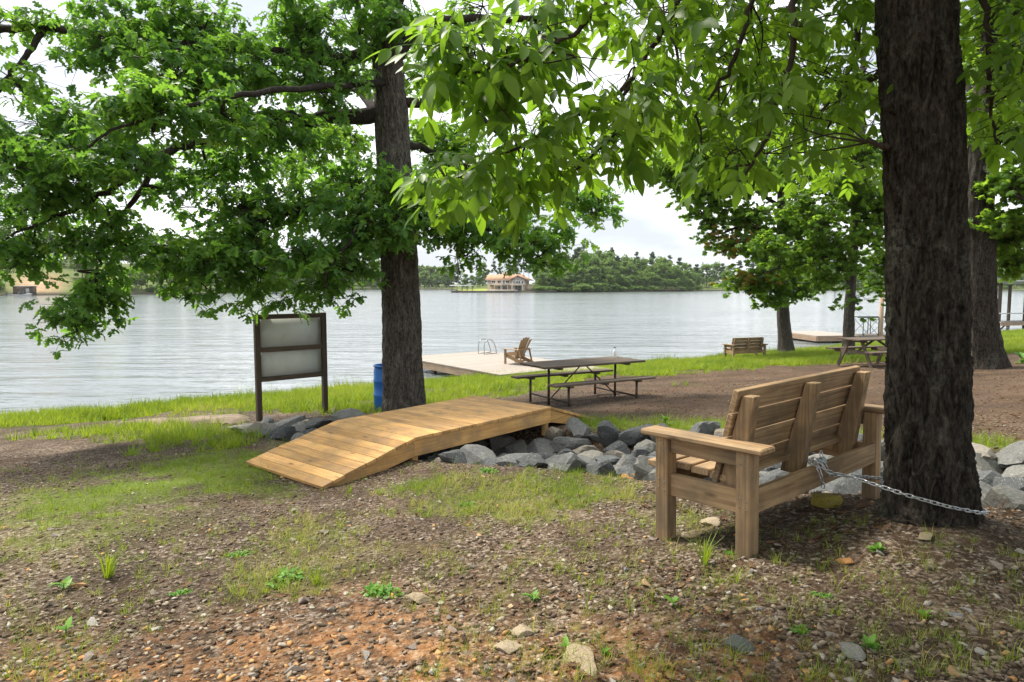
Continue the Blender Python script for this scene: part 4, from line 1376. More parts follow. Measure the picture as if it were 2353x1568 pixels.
# ---- the white oak in the middle
oz = gzf(-2.0, 12.62)
oak = empty('oak_tree', (-2.0, 12.62, oz), 0, 'big white oak with low spreading limbs in the middle of the bank', 'tree')
oi_ = Matrix.Translation(-Vector(oak.location))
tr = np.array([(-2.0, 12.62, oz - .35, .42), (-2.0, 12.62, oz + .1, .385), (-2.03, 12.6, oz + 1.2, .345), (-2.07, 12.6, 3.74, .325), (-2.17, 12.6, 6.3, .29), (-2.24, 12.62, 7.9, .24), (-2.2, 12.7, 9.6, .18), (-2.3, 12.7, 12.0, .09)])
link('trunk', trunk_mesh('trunk', tr, 180, 30, .05, 11, .28, M['oak_bark'], 1.2, 5, .22), oak, oi_)
OL = [[(885, 262, 12.6, .17), (800, 268, 12.4, .135), (700, 275, 12.1, .12), (600, 268, 11.8, .105), (480, 322, 11.3, .085), (370, 352, 10.9, .065), (250, 440, 10.4, .045), (120, 500, 10.0, .03), (20, 545, 9.8, .015)],
      [(370, 352, 10.9, .055), (310, 460, 10.7, .04), (240, 560, 10.5, .028), (222, 650, 10.4, .018), (190, 745, 10.3, .008)],
      [(890, 110, 12.6, .14), (760, 140, 11.9, .11), (560, 110, 11.2, .09), (350, 100, 10.8, .075), (100, 62, 10.4, .06), (-40, 70, 10.2, .05), (-200, 40, 10, .03)],
      [(100, 62, 10.4, .05), (60, 130, 10.2, .04), (10, 190, 10.0, .03), (-80, 300, 9.8, .02)],
      [(-60, 60, 10.3, .05), (-20, 300, 10.2, .035), (60, 440, 10.2, .025), (80, 560, 10.2, .015)],
      [(900, 150, 12.6, .13), (955, 75, 12.8, .10), (1040, 42, 13.0, .075), (1230, 45, 13.4, .055), (1420, 45, 13.8, .03)],
      [(915, 235, 12.6, .10), (1040, 240, 13.0, .065), (1090, 255, 13.3, .055), (1150, 310, 13.6, .045), (1250, 400, 14.0, .032), (1350, 460, 14.2, .015)],
      [(930, 500, 12.5, .065), (1050, 510, 12.0, .05), (1150, 535, 11.8, .035), (1240, 590, 11.6, .015)],
      [(890, 420, 12.5, .09), (760, 470, 12.0, .065), (620, 500, 11.6, .048), (520, 560, 11.2, .03), (460, 620, 11, .015)],
      [(895, 300, 12.7, .11), (800, 200, 14.6, .075), (700, 320, 16.0, .045), (600, 420, 16.6, .02)],
      [(885, 190, 12.4, .065), (720, 200, 10.6, .05), (520, 225, 9.2, .036), (330, 275, 8.4, .02), (200, 330, 8.0, .015)],
      [(900, 330, 12.8, .09), (1000, 350, 14.5, .06), (1080, 420, 16.0, .03)],
      [(885, 380, 12.3, .07), (850, 470, 11.4, .05), (800, 560, 10.9, .03), (740, 640, 10.6, .012)],
      [(905, 20, 12.6, .12), (960, -150, 12.2, .09), (1050, -300, 11.5, .05)], [(895, -40, 12.6, .11), (700, -200, 12.0, .08), (450, -260, 11.5, .04)]]
ol = limb_pts(OL)
for s in ol:
    g = Geo(); g.tube(s[:, :3] + npr.normal(size=(len(s), 3)) * .018, s[:, 3], 9)
    g.build('limb', M['limb_bark'], oak, True, oi_)
tips = np.vstack(ol)
OB = [  # px, py, rx, ry, depth, half depth, rosettes, tone (light painted in: backlit and lit sprays lighter)
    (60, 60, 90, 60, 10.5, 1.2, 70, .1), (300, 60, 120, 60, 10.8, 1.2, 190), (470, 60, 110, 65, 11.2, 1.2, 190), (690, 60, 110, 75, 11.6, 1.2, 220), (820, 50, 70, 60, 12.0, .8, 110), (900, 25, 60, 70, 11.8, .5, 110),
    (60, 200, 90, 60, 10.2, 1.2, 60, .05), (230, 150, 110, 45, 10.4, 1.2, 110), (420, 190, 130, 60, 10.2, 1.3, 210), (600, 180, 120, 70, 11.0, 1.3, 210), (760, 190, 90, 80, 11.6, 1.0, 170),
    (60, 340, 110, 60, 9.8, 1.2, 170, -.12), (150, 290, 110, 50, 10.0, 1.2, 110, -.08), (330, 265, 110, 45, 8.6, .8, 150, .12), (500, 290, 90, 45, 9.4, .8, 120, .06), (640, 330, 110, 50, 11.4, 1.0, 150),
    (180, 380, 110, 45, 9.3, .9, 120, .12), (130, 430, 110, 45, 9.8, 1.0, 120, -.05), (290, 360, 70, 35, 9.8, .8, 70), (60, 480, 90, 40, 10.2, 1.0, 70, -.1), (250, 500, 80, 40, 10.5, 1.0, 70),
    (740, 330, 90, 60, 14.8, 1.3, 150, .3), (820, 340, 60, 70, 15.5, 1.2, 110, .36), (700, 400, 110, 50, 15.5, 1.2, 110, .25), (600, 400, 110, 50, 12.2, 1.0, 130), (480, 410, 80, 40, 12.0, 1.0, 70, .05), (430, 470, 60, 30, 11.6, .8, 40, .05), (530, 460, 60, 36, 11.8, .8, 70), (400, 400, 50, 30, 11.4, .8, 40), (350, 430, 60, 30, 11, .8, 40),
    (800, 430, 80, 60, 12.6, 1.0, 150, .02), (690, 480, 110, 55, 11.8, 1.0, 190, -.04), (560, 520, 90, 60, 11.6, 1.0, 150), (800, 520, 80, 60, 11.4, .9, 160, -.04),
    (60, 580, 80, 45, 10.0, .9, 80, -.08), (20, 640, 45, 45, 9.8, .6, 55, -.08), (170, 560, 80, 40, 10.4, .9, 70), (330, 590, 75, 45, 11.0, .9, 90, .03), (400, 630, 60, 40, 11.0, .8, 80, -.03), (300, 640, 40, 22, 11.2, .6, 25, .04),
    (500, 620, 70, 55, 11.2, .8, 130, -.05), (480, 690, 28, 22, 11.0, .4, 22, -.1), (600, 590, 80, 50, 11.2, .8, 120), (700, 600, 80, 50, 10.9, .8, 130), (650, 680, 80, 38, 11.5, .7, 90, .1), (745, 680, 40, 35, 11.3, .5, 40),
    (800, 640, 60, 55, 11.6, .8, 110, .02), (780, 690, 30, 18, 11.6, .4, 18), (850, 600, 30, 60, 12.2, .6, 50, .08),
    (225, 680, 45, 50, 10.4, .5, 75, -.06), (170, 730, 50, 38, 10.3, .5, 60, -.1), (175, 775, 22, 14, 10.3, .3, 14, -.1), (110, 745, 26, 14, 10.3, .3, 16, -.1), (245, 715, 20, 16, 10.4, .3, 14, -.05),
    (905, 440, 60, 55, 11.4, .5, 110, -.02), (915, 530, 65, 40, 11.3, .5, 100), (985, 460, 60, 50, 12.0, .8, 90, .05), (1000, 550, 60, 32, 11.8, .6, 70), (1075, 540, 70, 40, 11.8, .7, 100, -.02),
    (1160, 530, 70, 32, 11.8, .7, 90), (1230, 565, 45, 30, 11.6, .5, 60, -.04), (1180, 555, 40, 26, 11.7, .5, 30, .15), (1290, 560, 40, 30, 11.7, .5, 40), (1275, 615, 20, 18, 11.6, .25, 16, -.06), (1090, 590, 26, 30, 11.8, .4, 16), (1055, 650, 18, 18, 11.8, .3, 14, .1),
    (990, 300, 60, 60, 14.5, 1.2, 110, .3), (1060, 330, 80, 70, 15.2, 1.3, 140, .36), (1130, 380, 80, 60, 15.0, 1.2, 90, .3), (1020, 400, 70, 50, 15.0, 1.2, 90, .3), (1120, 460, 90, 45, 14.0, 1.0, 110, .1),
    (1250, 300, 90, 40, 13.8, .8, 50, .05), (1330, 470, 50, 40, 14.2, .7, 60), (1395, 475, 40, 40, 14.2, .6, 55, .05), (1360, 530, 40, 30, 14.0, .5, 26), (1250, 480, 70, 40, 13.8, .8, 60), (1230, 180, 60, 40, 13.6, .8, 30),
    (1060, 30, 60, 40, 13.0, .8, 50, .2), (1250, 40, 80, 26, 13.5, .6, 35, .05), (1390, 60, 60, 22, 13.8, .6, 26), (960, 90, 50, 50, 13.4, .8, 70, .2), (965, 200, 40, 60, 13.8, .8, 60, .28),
    # the rest of the crown, above the picture
    (300, -180, 420, 160, 11.0, 2.5, 240), (800, -260, 420, 200, 12.6, 3.0, 260), (1250, -200, 300, 150, 13.0, 2.5, 120), (-250, 120, 200, 300, 10.0, 1.8, 160), (700, 150, 500, 150, 16.5, 1.5, 170, .2)]
OB = [b if len(b) > 7 else b + (0,) for b in OB]
OB = [(b[0], b[1], b[2] * 1.06, b[3] * 1.06, b[4], b[5], int(b[6] * (.69 if b[1] > -60 else .35)), b[7]) for b in OB]
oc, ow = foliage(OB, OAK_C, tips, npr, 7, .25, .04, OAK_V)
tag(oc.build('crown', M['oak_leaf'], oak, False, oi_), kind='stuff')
tag(ow.build('twigs', M['twig'], oak, False, oi_), kind='stuff')

# ---- the hickory at the right, chained to the bench
hz = gzf(2.47, 3.96)
hick = empty('hickory_tree', (2.47, 3.96, hz - .08), 0, 'dark furrowed hickory trunk rising close by the bench', 'tree')
hi_ = Matrix.Translation(-Vector(hick.location))
ht = np.array([(2.49, 3.97, hz - .3, .235), (2.48, 3.96, hz + .1, .222), (2.45, 3.96, 2.4, .205), (2.40, 3.96, 3.2, .195), (2.33, 3.97, 4.2, .188), (2.27, 3.98, 4.9, .184), (2.25, 4.0, 6.2, .19), (2.3, 4.1, 8.2, .14), (2.4, 4.2, 10.5, .07)])
link('trunk', trunk_mesh('trunk', ht, 230, 36, .05, 19, .5, M['hick_bark'], 2.6, 6, .18), hick, hi_)
HL = [[(2130, -330, 4.0, .10), (1750, -520, 4.4, .07), (1300, -560, 5.0, .03)], [(2090, -260, 4.0, .10), (1950, -160, 3.9, .06), (1830, -20, 3.7, .022), (1825, 110, 3.6, .016), (1785, 240, 3.6, .012), (1755, 330, 3.6, .010), (1690, 430, 3.6, .005)],
      [(1950, -160, 3.9, .05), (1760, -60, 3.8, .018), (1690, 130, 3.7, .012), (1600, 270, 3.7, .006)],
      [(2090, -260, 4.0, .09), (1800, -200, 3.6, .05), (1600, -60, 3.4, .022), (1530, 60, 3.3, .014), (1440, 190, 3.3, .011), (1290, 290, 3.2, .009), (1130, 365, 3.2, .006), (1000, 440, 3.2, .004)],
      [(1800, -200, 3.6, .05), (1560, -110, 3.3, .024), (1400, 0, 3.1, .014), (1300, 90, 3.0, .010), (1150, 155, 2.95, .007), (1000, 190, 2.95, .004)],
      [(1440, 190, 3.3, .010), (1400, 320, 3.4, .008), (1280, 420, 3.4, .006), (1150, 470, 3.4, .004)],
      [(2090, -260, 4.1, .08), (1990, 0, 4.6, .03), (1960, 130, 4.7, .018), (1900, 300, 4.8, .008)],
      [(2110, 100, 3.95, .05), (2000, 180, 4.6, .022), (1900, 240, 5.2, .012), (1820, 330, 5.6, .006)],
      [(2150, -200, 4.0, .07), (2260, 0, 4.0, .02), (2270, 200, 3.9, .012), (2290, 330, 3.8, .006)],
      [(2045, 340, 3.9, .018), (1995, 328, 4.0, .014)],
      [(1600, -60, 3.4, .018), (1500, -20, 4.6, .014), (1560, 150, 5.0, .01), (1500, 300, 5.2, .005)]]
hl = limb_pts(HL, 8)
for s in hl:
    g = Geo(); g.tube(s[:, :3] + npr.normal(size=(len(s), 3)) * .007, s[:, 3], 7)
    g.build('branch', M['twig'], hick, True, hi_)
htips = np.vstack(hl)
CMP = [compound(rng, 5 if k < 5 else 7) for k in range(7)]
HB = [(1000, 170, 60, 45, 2.95, .2, 15, .5), (1080, 120, 70, 50, 3.0, .25, 14, .3), (1150, 180, 70, 50, 3.05, .25, 15, .1), (1220, 120, 60, 60, 3.1, .25, 12), (1080, 220, 60, 35, 3.0, .2, 10, .3), (1290, 50, 45, 40, 3.1, .25, 10, -.1), (1215, 200, 30, 40, 3.15, .25, 5, -.1),  # last value: lit and backlit sprays painted lighter in the massed leaves
      (1420, 15, 60, 25, 3.2, .3, 9), (1490, 120, 70, 60, 3.4, .4, 13, -.05), (1560, 60, 70, 60, 3.6, .4, 14), (1440, 240, 50, 40, 3.3, .3, 10, -.1), (1350, 310, 60, 35, 3.3, .3, 12, -.1), (1500, 300, 70, 50, 3.5, .4, 12, -.1), (1240, 335, 55, 30, 3.25, .3, 9, -.05), (1160, 390, 60, 35, 3.25, .3, 11), (1270, 400, 70, 40, 3.4, .3, 14, -.1), (1370, 390, 50, 45, 3.5, .3, 10, -.1),
      (1060, 430, 70, 35, 3.2, .25, 12, .2), (1000, 450, 45, 35, 3.2, .2, 7, .3), (1140, 470, 60, 40, 3.35, .3, 10, .05), (1060, 500, 35, 25, 3.3, .2, 4, .25), (1450, 340, 40, 40, 3.5, .3, 6, -.1),
      (1640, 60, 80, 70, 4.2, .6, 22, .1), (1750, 60, 80, 70, 4.4, .6, 24, .1), (1860, 60, 80, 70, 4.6, .6, 24, .15), (1960, 60, 70, 70, 4.8, .6, 20, .15), (1620, 190, 80, 60, 4.0, .6, 20, .1), (1730, 190, 80, 60, 4.2, .6, 22, .15), (1840, 190, 80, 60, 4.6, .6, 22, .15), (1950, 190, 70, 60, 5.0, .6, 20, .2),
      (1640, 300, 80, 50, 4.0, .6, 18, .1), (1760, 300, 80, 50, 4.4, .6, 18, .1), (1880, 310, 80, 50, 4.8, .7, 18, .15), (1980, 320, 50, 50, 5.0, .6, 12, .15), (1560, 250, 60, 50, 4.4, .6, 12, .1), (1660, 400, 50, 40, 3.7, .3, 9), (1590, 340, 50, 50, 4.6, .5, 10, .1), (1850, 400, 70, 30, 5.2, .6, 9, .2), (1960, 410, 50, 30, 5.2, .6, 7, .2), (1590, 410, 50, 30, 4.2, .5, 6), (1930, 260, 60, 50, 4.4, .4, 10), (1750, 390, 50, 25, 4.4, .4, 6),
      (2250, 60, 50, 60, 4.0, .4, 12, .2), (2270, 170, 50, 60, 3.9, .3, 12, .2), (2265, 280, 45, 50, 3.9, .3, 10, .25), (2290, 340, 45, 30, 3.8, .25, 8, .3), (2340, 250, 40, 80, 4.6, .4, 8, .2),
      (1700, -120, 260, 70, 4.0, .8, 60), (2000, -200, 300, 120, 4.4, 1.2, 90), (2250, -160, 200, 100, 4.4, 1.0, 60), (1350, -80, 200, 50, 3.5, .6, 26)]
HP_, HT_ = [], []
HB = [(b[0], b[1], b[2] * 1.15, b[3] * 1.15, b[4], b[5] * 1.4, int(b[6] * (1.9 if b[1] > -50 else 1.2))) + tuple(b[7:]) for b in HB]
for b in HB:
    c = at(b[0], b[1], b[4])
    rad = np.array((b[2] * b[4] / FPX, b[5], b[3] * b[4] / FPX))
    e = npr.normal(size=(b[6], 3))
    e = e / np.linalg.norm(e, axis=1, keepdims=True) * npr.random((b[6], 1)) ** .45 * rad + c
    HP_.append(e); HT_.append(np.clip(npr.normal(.35 + (b[7] if len(b) > 7 else 0), .14, b[6]), 0, 1))
HP_ = np.concatenate(HP_) + np.array((.03, 0, .11)); HT_ = np.concatenate(HT_)
tw = Geo()
nodes = [htips[:, :3]]
for b in HB:
    c = at(b[0], b[1], b[4]) + np.array((.03, 0, .10))
    a0 = htips[np.argmin(((htips[:, :3] - c) ** 2).sum(1)), :3]
    if np.linalg.norm(c - a0) < .12: continue
    for k in range(2):
        e0 = c + npr.normal(size=3) * np.array((b[2] * b[4] / FPX, b[5], b[3] * b[4] / FPX)) * .55
        ln = spline([a0, (a0 + c) / 2 + npr.normal(size=3) * .06 + np.array((0, 0, .05)), c, e0], 7)
        tw.tube(ln, np.linspace(.006, .0025, len(ln)), 4, False)
        nodes.append(ln[5:])
nodes = np.vstack(nodes)
near_i = np.array([np.argmin(((nodes - p) ** 2).sum(1)) for p in HP_])
HB_ = nodes[near_i]
tw.prisms(HB_, HP_, .0032, .0016)
out = HP_ - HB_
yaw = np.where(npr.random(len(HP_)) < .6, np.arctan2(out[:, 1], out[:, 0]), npr.uniform(-3.14, 3.14, len(HP_))) + npr.normal(0, .5, len(HP_))
pit = npr.normal(.42, .40, len(HP_))
rol = npr.normal(0, .35, len(HP_))
scl = npr.uniform(.48, .80, len(HP_))
infr = (np.abs((HP_[:, 0] / HP_[:, 1]) * FPX + CPX - 1176) < 1260) & (HP_[:, 2] < CAM_Z + HP_[:, 1] * .44)
order = np.argsort(np.where(infr, HP_[:, 1], 99))
single = set(order[:300].tolist())
cmp_mesh = [mesh_from('leaf', v, t, M['hick_leaf_o']) for v, t in CMP]
MX = rotm(yaw, pit, rol) * scl[:, None, None]
rest = [i for i in range(len(HP_)) if i not in single]
for i in sorted(single):
    m4 = Matrix([list(MX[i][r]) + [HP_[i][r]] for r in range(3)] + [[0, 0, 0, 1]])
    link('leaf', cmp_mesh[i % 7], hick, hi_ @ m4)
hc = Geo()
rest = np.array(rest)
for k, (v, t) in enumerate(CMP):
    sel = rest[rest % 7 == k]
    scatter(hc, v, t, MX[sel], HP_[sel], HT_[sel])
# the upper crown, over the picture: it shades the ground below
NT_ = 3600
top = npr.normal(size=(NT_, 3))
top = top / np.linalg.norm(top, axis=1, keepdims=True) * npr.random((NT_, 1)) ** .4 * np.array((3.6, 4.6, 2.2)) + np.array((3.7, 2.6, 8.0))
SV, ST = [], []
for k, (x, yw, ln) in enumerate([(.22, 0, .17), (.2, .9, .14), (.2, -.9, .14), (.12, 1, .11), (.12, -1, .11)]):
    SV.append(np.array([(0, 0, 0), (.45 * ln, .2 * ln, .02), (ln, 0, -.03), (.45 * ln, -.2 * ln, .02)]) @ rotm(yw, .3, 0).T + np.array((x, 0, 0))); ST += [(4 * k, 4 * k + 2, 4 * k + 1), (4 * k, 4 * k + 3, 4 * k + 2)]
SV, ST = np.vstack(SV), np.array(ST)
scatter(hc, SV * 1.3, ST, rotm(npr.uniform(0, 6.3, NT_), npr.normal(.5, .4, NT_), npr.normal(0, .4, NT_)), top, npr.random(NT_) * .6)
mid_ = npr.normal(size=(650, 3))  # extra leaves out of view, added to deepen shade at lower right
mid_ = mid_ / np.linalg.norm(mid_, axis=1, keepdims=True) * npr.random((650, 1)) ** .4 * np.array((2.5, 2.1, 1.2)) + np.array((1.6, 4.4, 7.7))
scatter(hc, SV * 1.3, ST, rotm(npr.uniform(0, 6.3, 650), npr.normal(.5, .4, 650), npr.normal(0, .4, 650)), mid_, npr.random(650) * .6)
low = npr.normal(size=(1700, 3))  # unseen leaf mass beside and behind the camera, added to darken the right foreground
low = low / np.linalg.norm(low, axis=1, keepdims=True) * npr.random((1700, 1)) ** .4 * np.array((2.8, 2.2, 1.4)) + np.array((4.4, .0, 5.9))
scatter(hc, SV * 1.25, ST, rotm(npr.uniform(0, 6.3, 1700), npr.normal(.5, .4, 1700), npr.normal(0, .4, 1700)), low, npr.random(1700) * .6)
tag(hc.build('crown', M['hick_leaf'], hick, False, hi_), kind='stuff')
tag(tw.build('twigs', M['twig'], hick, False, hi_), kind='stuff')

# ---- slim trees by the water and the big one at the right edge


def side_tree(label, name, base, pts, limbs, blobs, temps, lv, bark_m, leaf_m, seed, seg=60, amp=.02, fh=14, flare=.5, sp=.34, fl_h=.5):
    t = empty(name, base, 0, label, 'tree')
    inv = Matrix.Translation(-Vector(t.location))
    link('trunk', trunk_mesh('trunk', np.array(pts), seg, 14, amp, fh, flare, bark_m, 1.3, 4, fl_h), t, inv)
    ls = limb_pts(limbs)
    pr = np.random.default_rng(seed)
    for s in ls:
        g = Geo(); g.tube(s[:, :3] + pr.normal(size=(len(s), 3)) * .02, s[:, 3], 7)
        g.build('limb', M['limb_bark'], t, True, inv)
    tp = spline(np.array(pts), 8)
    tp = tp[tp[:, 2] > base[2] + 2.2]
    c, w = foliage([tuple(b[:6]) + (int(b[6] * 2.3),) + (tuple(b[7:]) or (0,)) for b in blobs], temps, np.vstack(ls + [tp]), pr, 9, sp, 0, lv, True)
    tag(c.build('crown', leaf_m, t, False, inv), kind='stuff')
    tag(w.build('twigs', M['twig'], t, False, inv), kind='stuff')
    return t


b3 = (11.75, 29.2, gzf(11.75, 29.2))
side_tree('slim leaning tree at the waterline right of the small bench', 'sweetgum_tree', b3,
          [(11.78, 29.2, b3[2] - .3, .36), (11.75, 29.2, b3[2] + .3, .29), (11.6, 29.2, 2.0, .25), (11.5, 29.2, 3.4, .21), (11.4, 29.2, 6, .2), (11.4, 29.3, 9, .15), (11.5, 29.4, 12.5, .06)],
          [[(1800, 560, 29, .09), (1720, 520, 28.5, .06), (1650, 540, 28, .03)], [(1800, 480, 29, .09), (1700, 420, 28.5, .06), (1560, 400, 27.5, .03)], [(1800, 450, 29, .08), (1880, 400, 29.5, .05)], [(1800, 600, 29, .06), (1760, 640, 28, .04), (1720, 670, 27.5, .02)], [(1800, 590, 29, .06), (1840, 640, 28.5, .03)], [(1800, 540, 29, .07), (1880, 520, 28, .05)]],
          [(1520, 390, 60, 30, 27, .9, 40, .1), (1580, 440, 60, 35, 27.5, .9, 60, .1), (1620, 500, 50, 40, 27.8, .9, 45, .05), (1680, 350, 120, 45, 28, 1.4, 110, .1), (1560, 350, 80, 30, 27.5, 1, 50, .1), (1800, 400, 110, 70, 29, 1.6, 230), (1700, 410, 100, 60, 28.5, 1.4, 170), (1600, 390, 90, 50, 28, 1.3, 120, .05), (1545, 400, 50, 35, 27.5, 1, 50, .05), (1640, 470, 70, 35, 28, 1.1, 80), (1720, 500, 70, 45, 28.5, 1.2, 110, .05, .2), (1680, 570, 50, 30, 28, .9, 50, .0, .3), (1760, 580, 70, 45, 28.5, 1.1, 120), (1830, 520, 80, 60, 28.5, 1.3, 150, .05), (1740, 640, 60, 34, 27.8, .9, 90, .1, .1), (1820, 660, 45, 32, 28, .8, 60, .05), (1690, 645, 28, 18, 27.6, .5, 22, .1, .3), (1770, 690, 40, 18, 28, .5, 30, .05), (1800, 300, 200, 60, 30, 2, 150), (1650, 320, 120, 40, 29, 1.5, 70), (1860, 600, 50, 40, 28, .8, 60), (1630, 545, 25, 20, 27.6, .5, 16, 0, .8), (1800, 150, 250, 110, 31, 2.5, 90)],
          GUMB_C, GUM_V, M['gum_bark'], M['gum_leaf'], 31)
b4 = (11.98, 24.2, gzf(11.98, 24.2))
side_tree('straight slim grey trunk standing behind the far picnic table', 'slim_tree', b4,
          [(11.95, 24.2, b4[2] - .3, .26), (11.96, 24.2, b4[2] + .3, .19), (11.95, 24.2, 2.2, .17), (11.98, 24.2, 4.2, .16), (12.05, 24.2, 6, .17), (12.1, 24.2, 9, .12), (12.1, 24.3, 12.5, .05)],
          [[(1960, 545, 24.2, .08), (1900, 590, 23.5, .05), (1800, 610, 23, .03), (1740, 640, 22.6, .015)], [(1962, 530, 24.2, .08), (2030, 470, 23.6, .06), (2080, 420, 23, .03)], [(1962, 480, 24.2, .07), (1880, 440, 24, .04)], [(1965, 420, 24.2, .07), (2040, 560, 25, .04), (2030, 640, 25, .02)]],
          [(1960, 460, 90, 60, 24, 1.3, 150), (2030, 500, 60, 60, 23.8, 1.2, 110, .05), (1890, 560, 70, 40, 23.6, 1, 100, .08), (1930, 610, 60, 40, 23.6, 1, 70), (2020, 600, 40, 50, 24.8, 1, 80, .1), (1820, 600, 60, 35, 23.2, .9, 80, .12), (1900, 670, 35, 25, 23.6, .6, 34, .1), (2010, 670, 30, 22, 24.6, .6, 30, .05), (1975, 700, 18, 16, 24, .4, 10), (1940, 370, 120, 60, 24.5, 1.6, 150, .05), (2050, 350, 70, 80, 24.5, 1.5, 100, .1), (1950, 220, 180, 90, 25, 2, 100, .1), (1760, 560, 50, 30, 23, .8, 36, .1), (1960, 420, 90, 50, 22.5, 1.0, 90, .1), (1900, 490, 60, 45, 22.5, .8, 60, .1), (2010, 540, 45, 40, 22.8, .8, 50, .1), (1820, 480, 70, 45, 23, .9, 60, .1)],
          GUM_C, GUM_V, M['gum_bark'], M['gum_leaf'], 32)
b5_ = (11.46, 16.5, gzf(11.46, 16.5))
side_tree('massive dark oak trunk with flared roots at the right edge', 'large_oak_tree', b5_,
          [(11.55, 16.5, b5_[2] - .35, .44), (11.50, 16.5, b5_[2] + .2, .39), (11.30, 16.5, 2.6, .345), (11.2, 16.5, 4.2, .33), (11.12, 16.5, 5.6, .31), (11.3, 16.5, 8.2, .34), (11.42, 16.5, 9.8, .30), (11.6, 16.5, 13, .15)],
          [[(2250, 380, 16.5, .1), (2310, 420, 15.5, .06), (2380, 480, 15, .03)], [(2260, 300, 16.5, .1), (2330, 250, 16, .07), (2440, 240, 15.6, .03)], [(2290, 100, 16.5, .12), (2360, 50, 16, .08), (2480, 0, 15.5, .04)], [(2255, 420, 16.5, .08), (2310, 560, 17, .05), (2350, 620, 17, .02)], [(2270, 250, 16.6, .1), (2200, 180, 18, .07), (2120, 120, 19, .03)]],
          [(2320, 420, 50, 50, 15.6, .9, 90, -.05), (2330, 540, 50, 50, 16.6, .9, 110), (2300, 520, 35, 35, 16, .6, 50, .1), (2330, 610, 45, 26, 17, .7, 60, .15), (2310, 300, 70, 70, 16, 1.2, 130, .1), (2330, 150, 70, 100, 16, 1.2, 150, .2), (2240, 130, 50, 100, 18, 1.2, 110, .15), (2300, 30, 90, 60, 16.5, 1.2, 100, .15), (2235, 300, 35, 80, 18.5, 1, 60, .15), (2420, 350, 80, 200, 16, 1.8, 200), (2280, -150, 300, 140, 17, 2.5, 200)],
          GUM_C, GUM_V, M['hick_bark'], M['gum_leaf'], 33, 100, .05, 9, .5, .22, .4)

# ------------------------------------------------------------------ woods across the lake


def crown_proto(name, seed, H, W, mat, kind='round'):
    pr = np.random.default_rng(seed)
    g = Geo()
    if kind == 'round':
        nl, per, size = 52, 44, .8
        C = pr.normal(size=(nl, 3)); C /= np.linalg.norm(C, axis=1, keepdims=True)
        C = C * pr.random((nl, 1)) ** .33 * np.array((W * .38, W * .38, H * .34)) + np.array((0, 0, H * .56))
        C[:12, 2] = pr.uniform(H * .08, H * .4, 12)
        C[:, :2] *= (1.15 - .75 * np.clip((C[:, 2:3] / H - .55) / .45, 0, 1))
        rad = pr.uniform(.07, .18, nl) * W
        sq = .75
    elif kind == 'pine':
        nl, per, size = 22, 50, .7
        z = pr.uniform(.55, .97, nl) * H
        an = pr.uniform(0, 6.3, nl)
        ro = W * .36 * (1.05 - (z / H - .55) / .5) * pr.uniform(.3, 1, nl)
        C = np.stack([np.cos(an) * ro, np.sin(an) * ro, z], -1)
        rad = pr.uniform(.10, .2, nl) * W
        sq = .5
    else:
        nl, per, size = 18, 60, .6
        an = pr.uniform(0, 6.3, nl)
        ro = W * .42 * pr.random(nl) ** .5
        C = np.stack([np.cos(an) * ro, np.sin(an) * ro, pr.uniform(.1, .6, nl) * H], -1)
        rad = pr.uniform(.16, .26, nl) * W
        sq = .7
    for c, r in zip(C, rad):
        d = pr.normal(size=(per, 3)); d /= np.linalg.norm(d, axis=1, keepdims=True)
        P = c + d * r * pr.uniform(.6, 1.1, (per, 1)) * np.array((1, 1, sq))
        Mx = rotm(pr.uniform(0, 6.3, per), pr.normal(.4, .5, per), pr.normal(0, .6, per)) * (size * pr.uniform(.6, 1.3, per))[:, None, None]
        tv = np.array([(-.6, 0, 0), (0, .42, .08), (.6, .05, 0), (.05, -.42, .08)])
        tone = np.clip(pr.normal(.45, .13) + pr.normal(0, .14, per), 0, 1)
        scatter(g, tv, np.array([(0, 2, 1), (0, 3, 2)]), Mx, P, tone)
    return g.mesh(name, mat)


PROTO = [(crown_proto('crown', 100 + k, 16, 10 + k % 3, M['far_leaf']), 16.0, 'r') for k in range(5)]
PINE = [(crown_proto('crown', 120 + k, 20, 8, M['pine_leaf'], 'pine'), 20.0, 'p') for k in range(3)]
BUSH = [(crown_proto('crown', 140 + k, 5, 6, M['far_leaf'], 'bush'), 5.0, 'b') for k in range(3)]
tg = Geo(); tg.tube([(0, 0, -.8), (.1, 0, 6), (0, .1, 12.5)], [.28, .2, .06], 6)
FT = tg.mesh('trunk', M['far_trunk'])
tg = Geo(); tg.tube([(0, 0, -.8), (.1, 0, 9), (0, .1, 19)], [.26, .2, .06], 6)
FTP = tg.mesh('trunk', M['far_trunk'])
TOPS = np.array([(-300, 500), (0, 520), (200, 525), (450, 545), (640, 575), (860, 592), (960, 598), (1056, 604), (1150, 600), (1230, 592), (1300, 576), (1405, 572), (1450, 590), (1500, 586), (1575, 592), (1590, 606), (1640, 600), (1700, 592), (1800, 596), (1900, 602), (2100, 610), (2700, 606)], float)
frn = random.Random(77)
FAR = {}


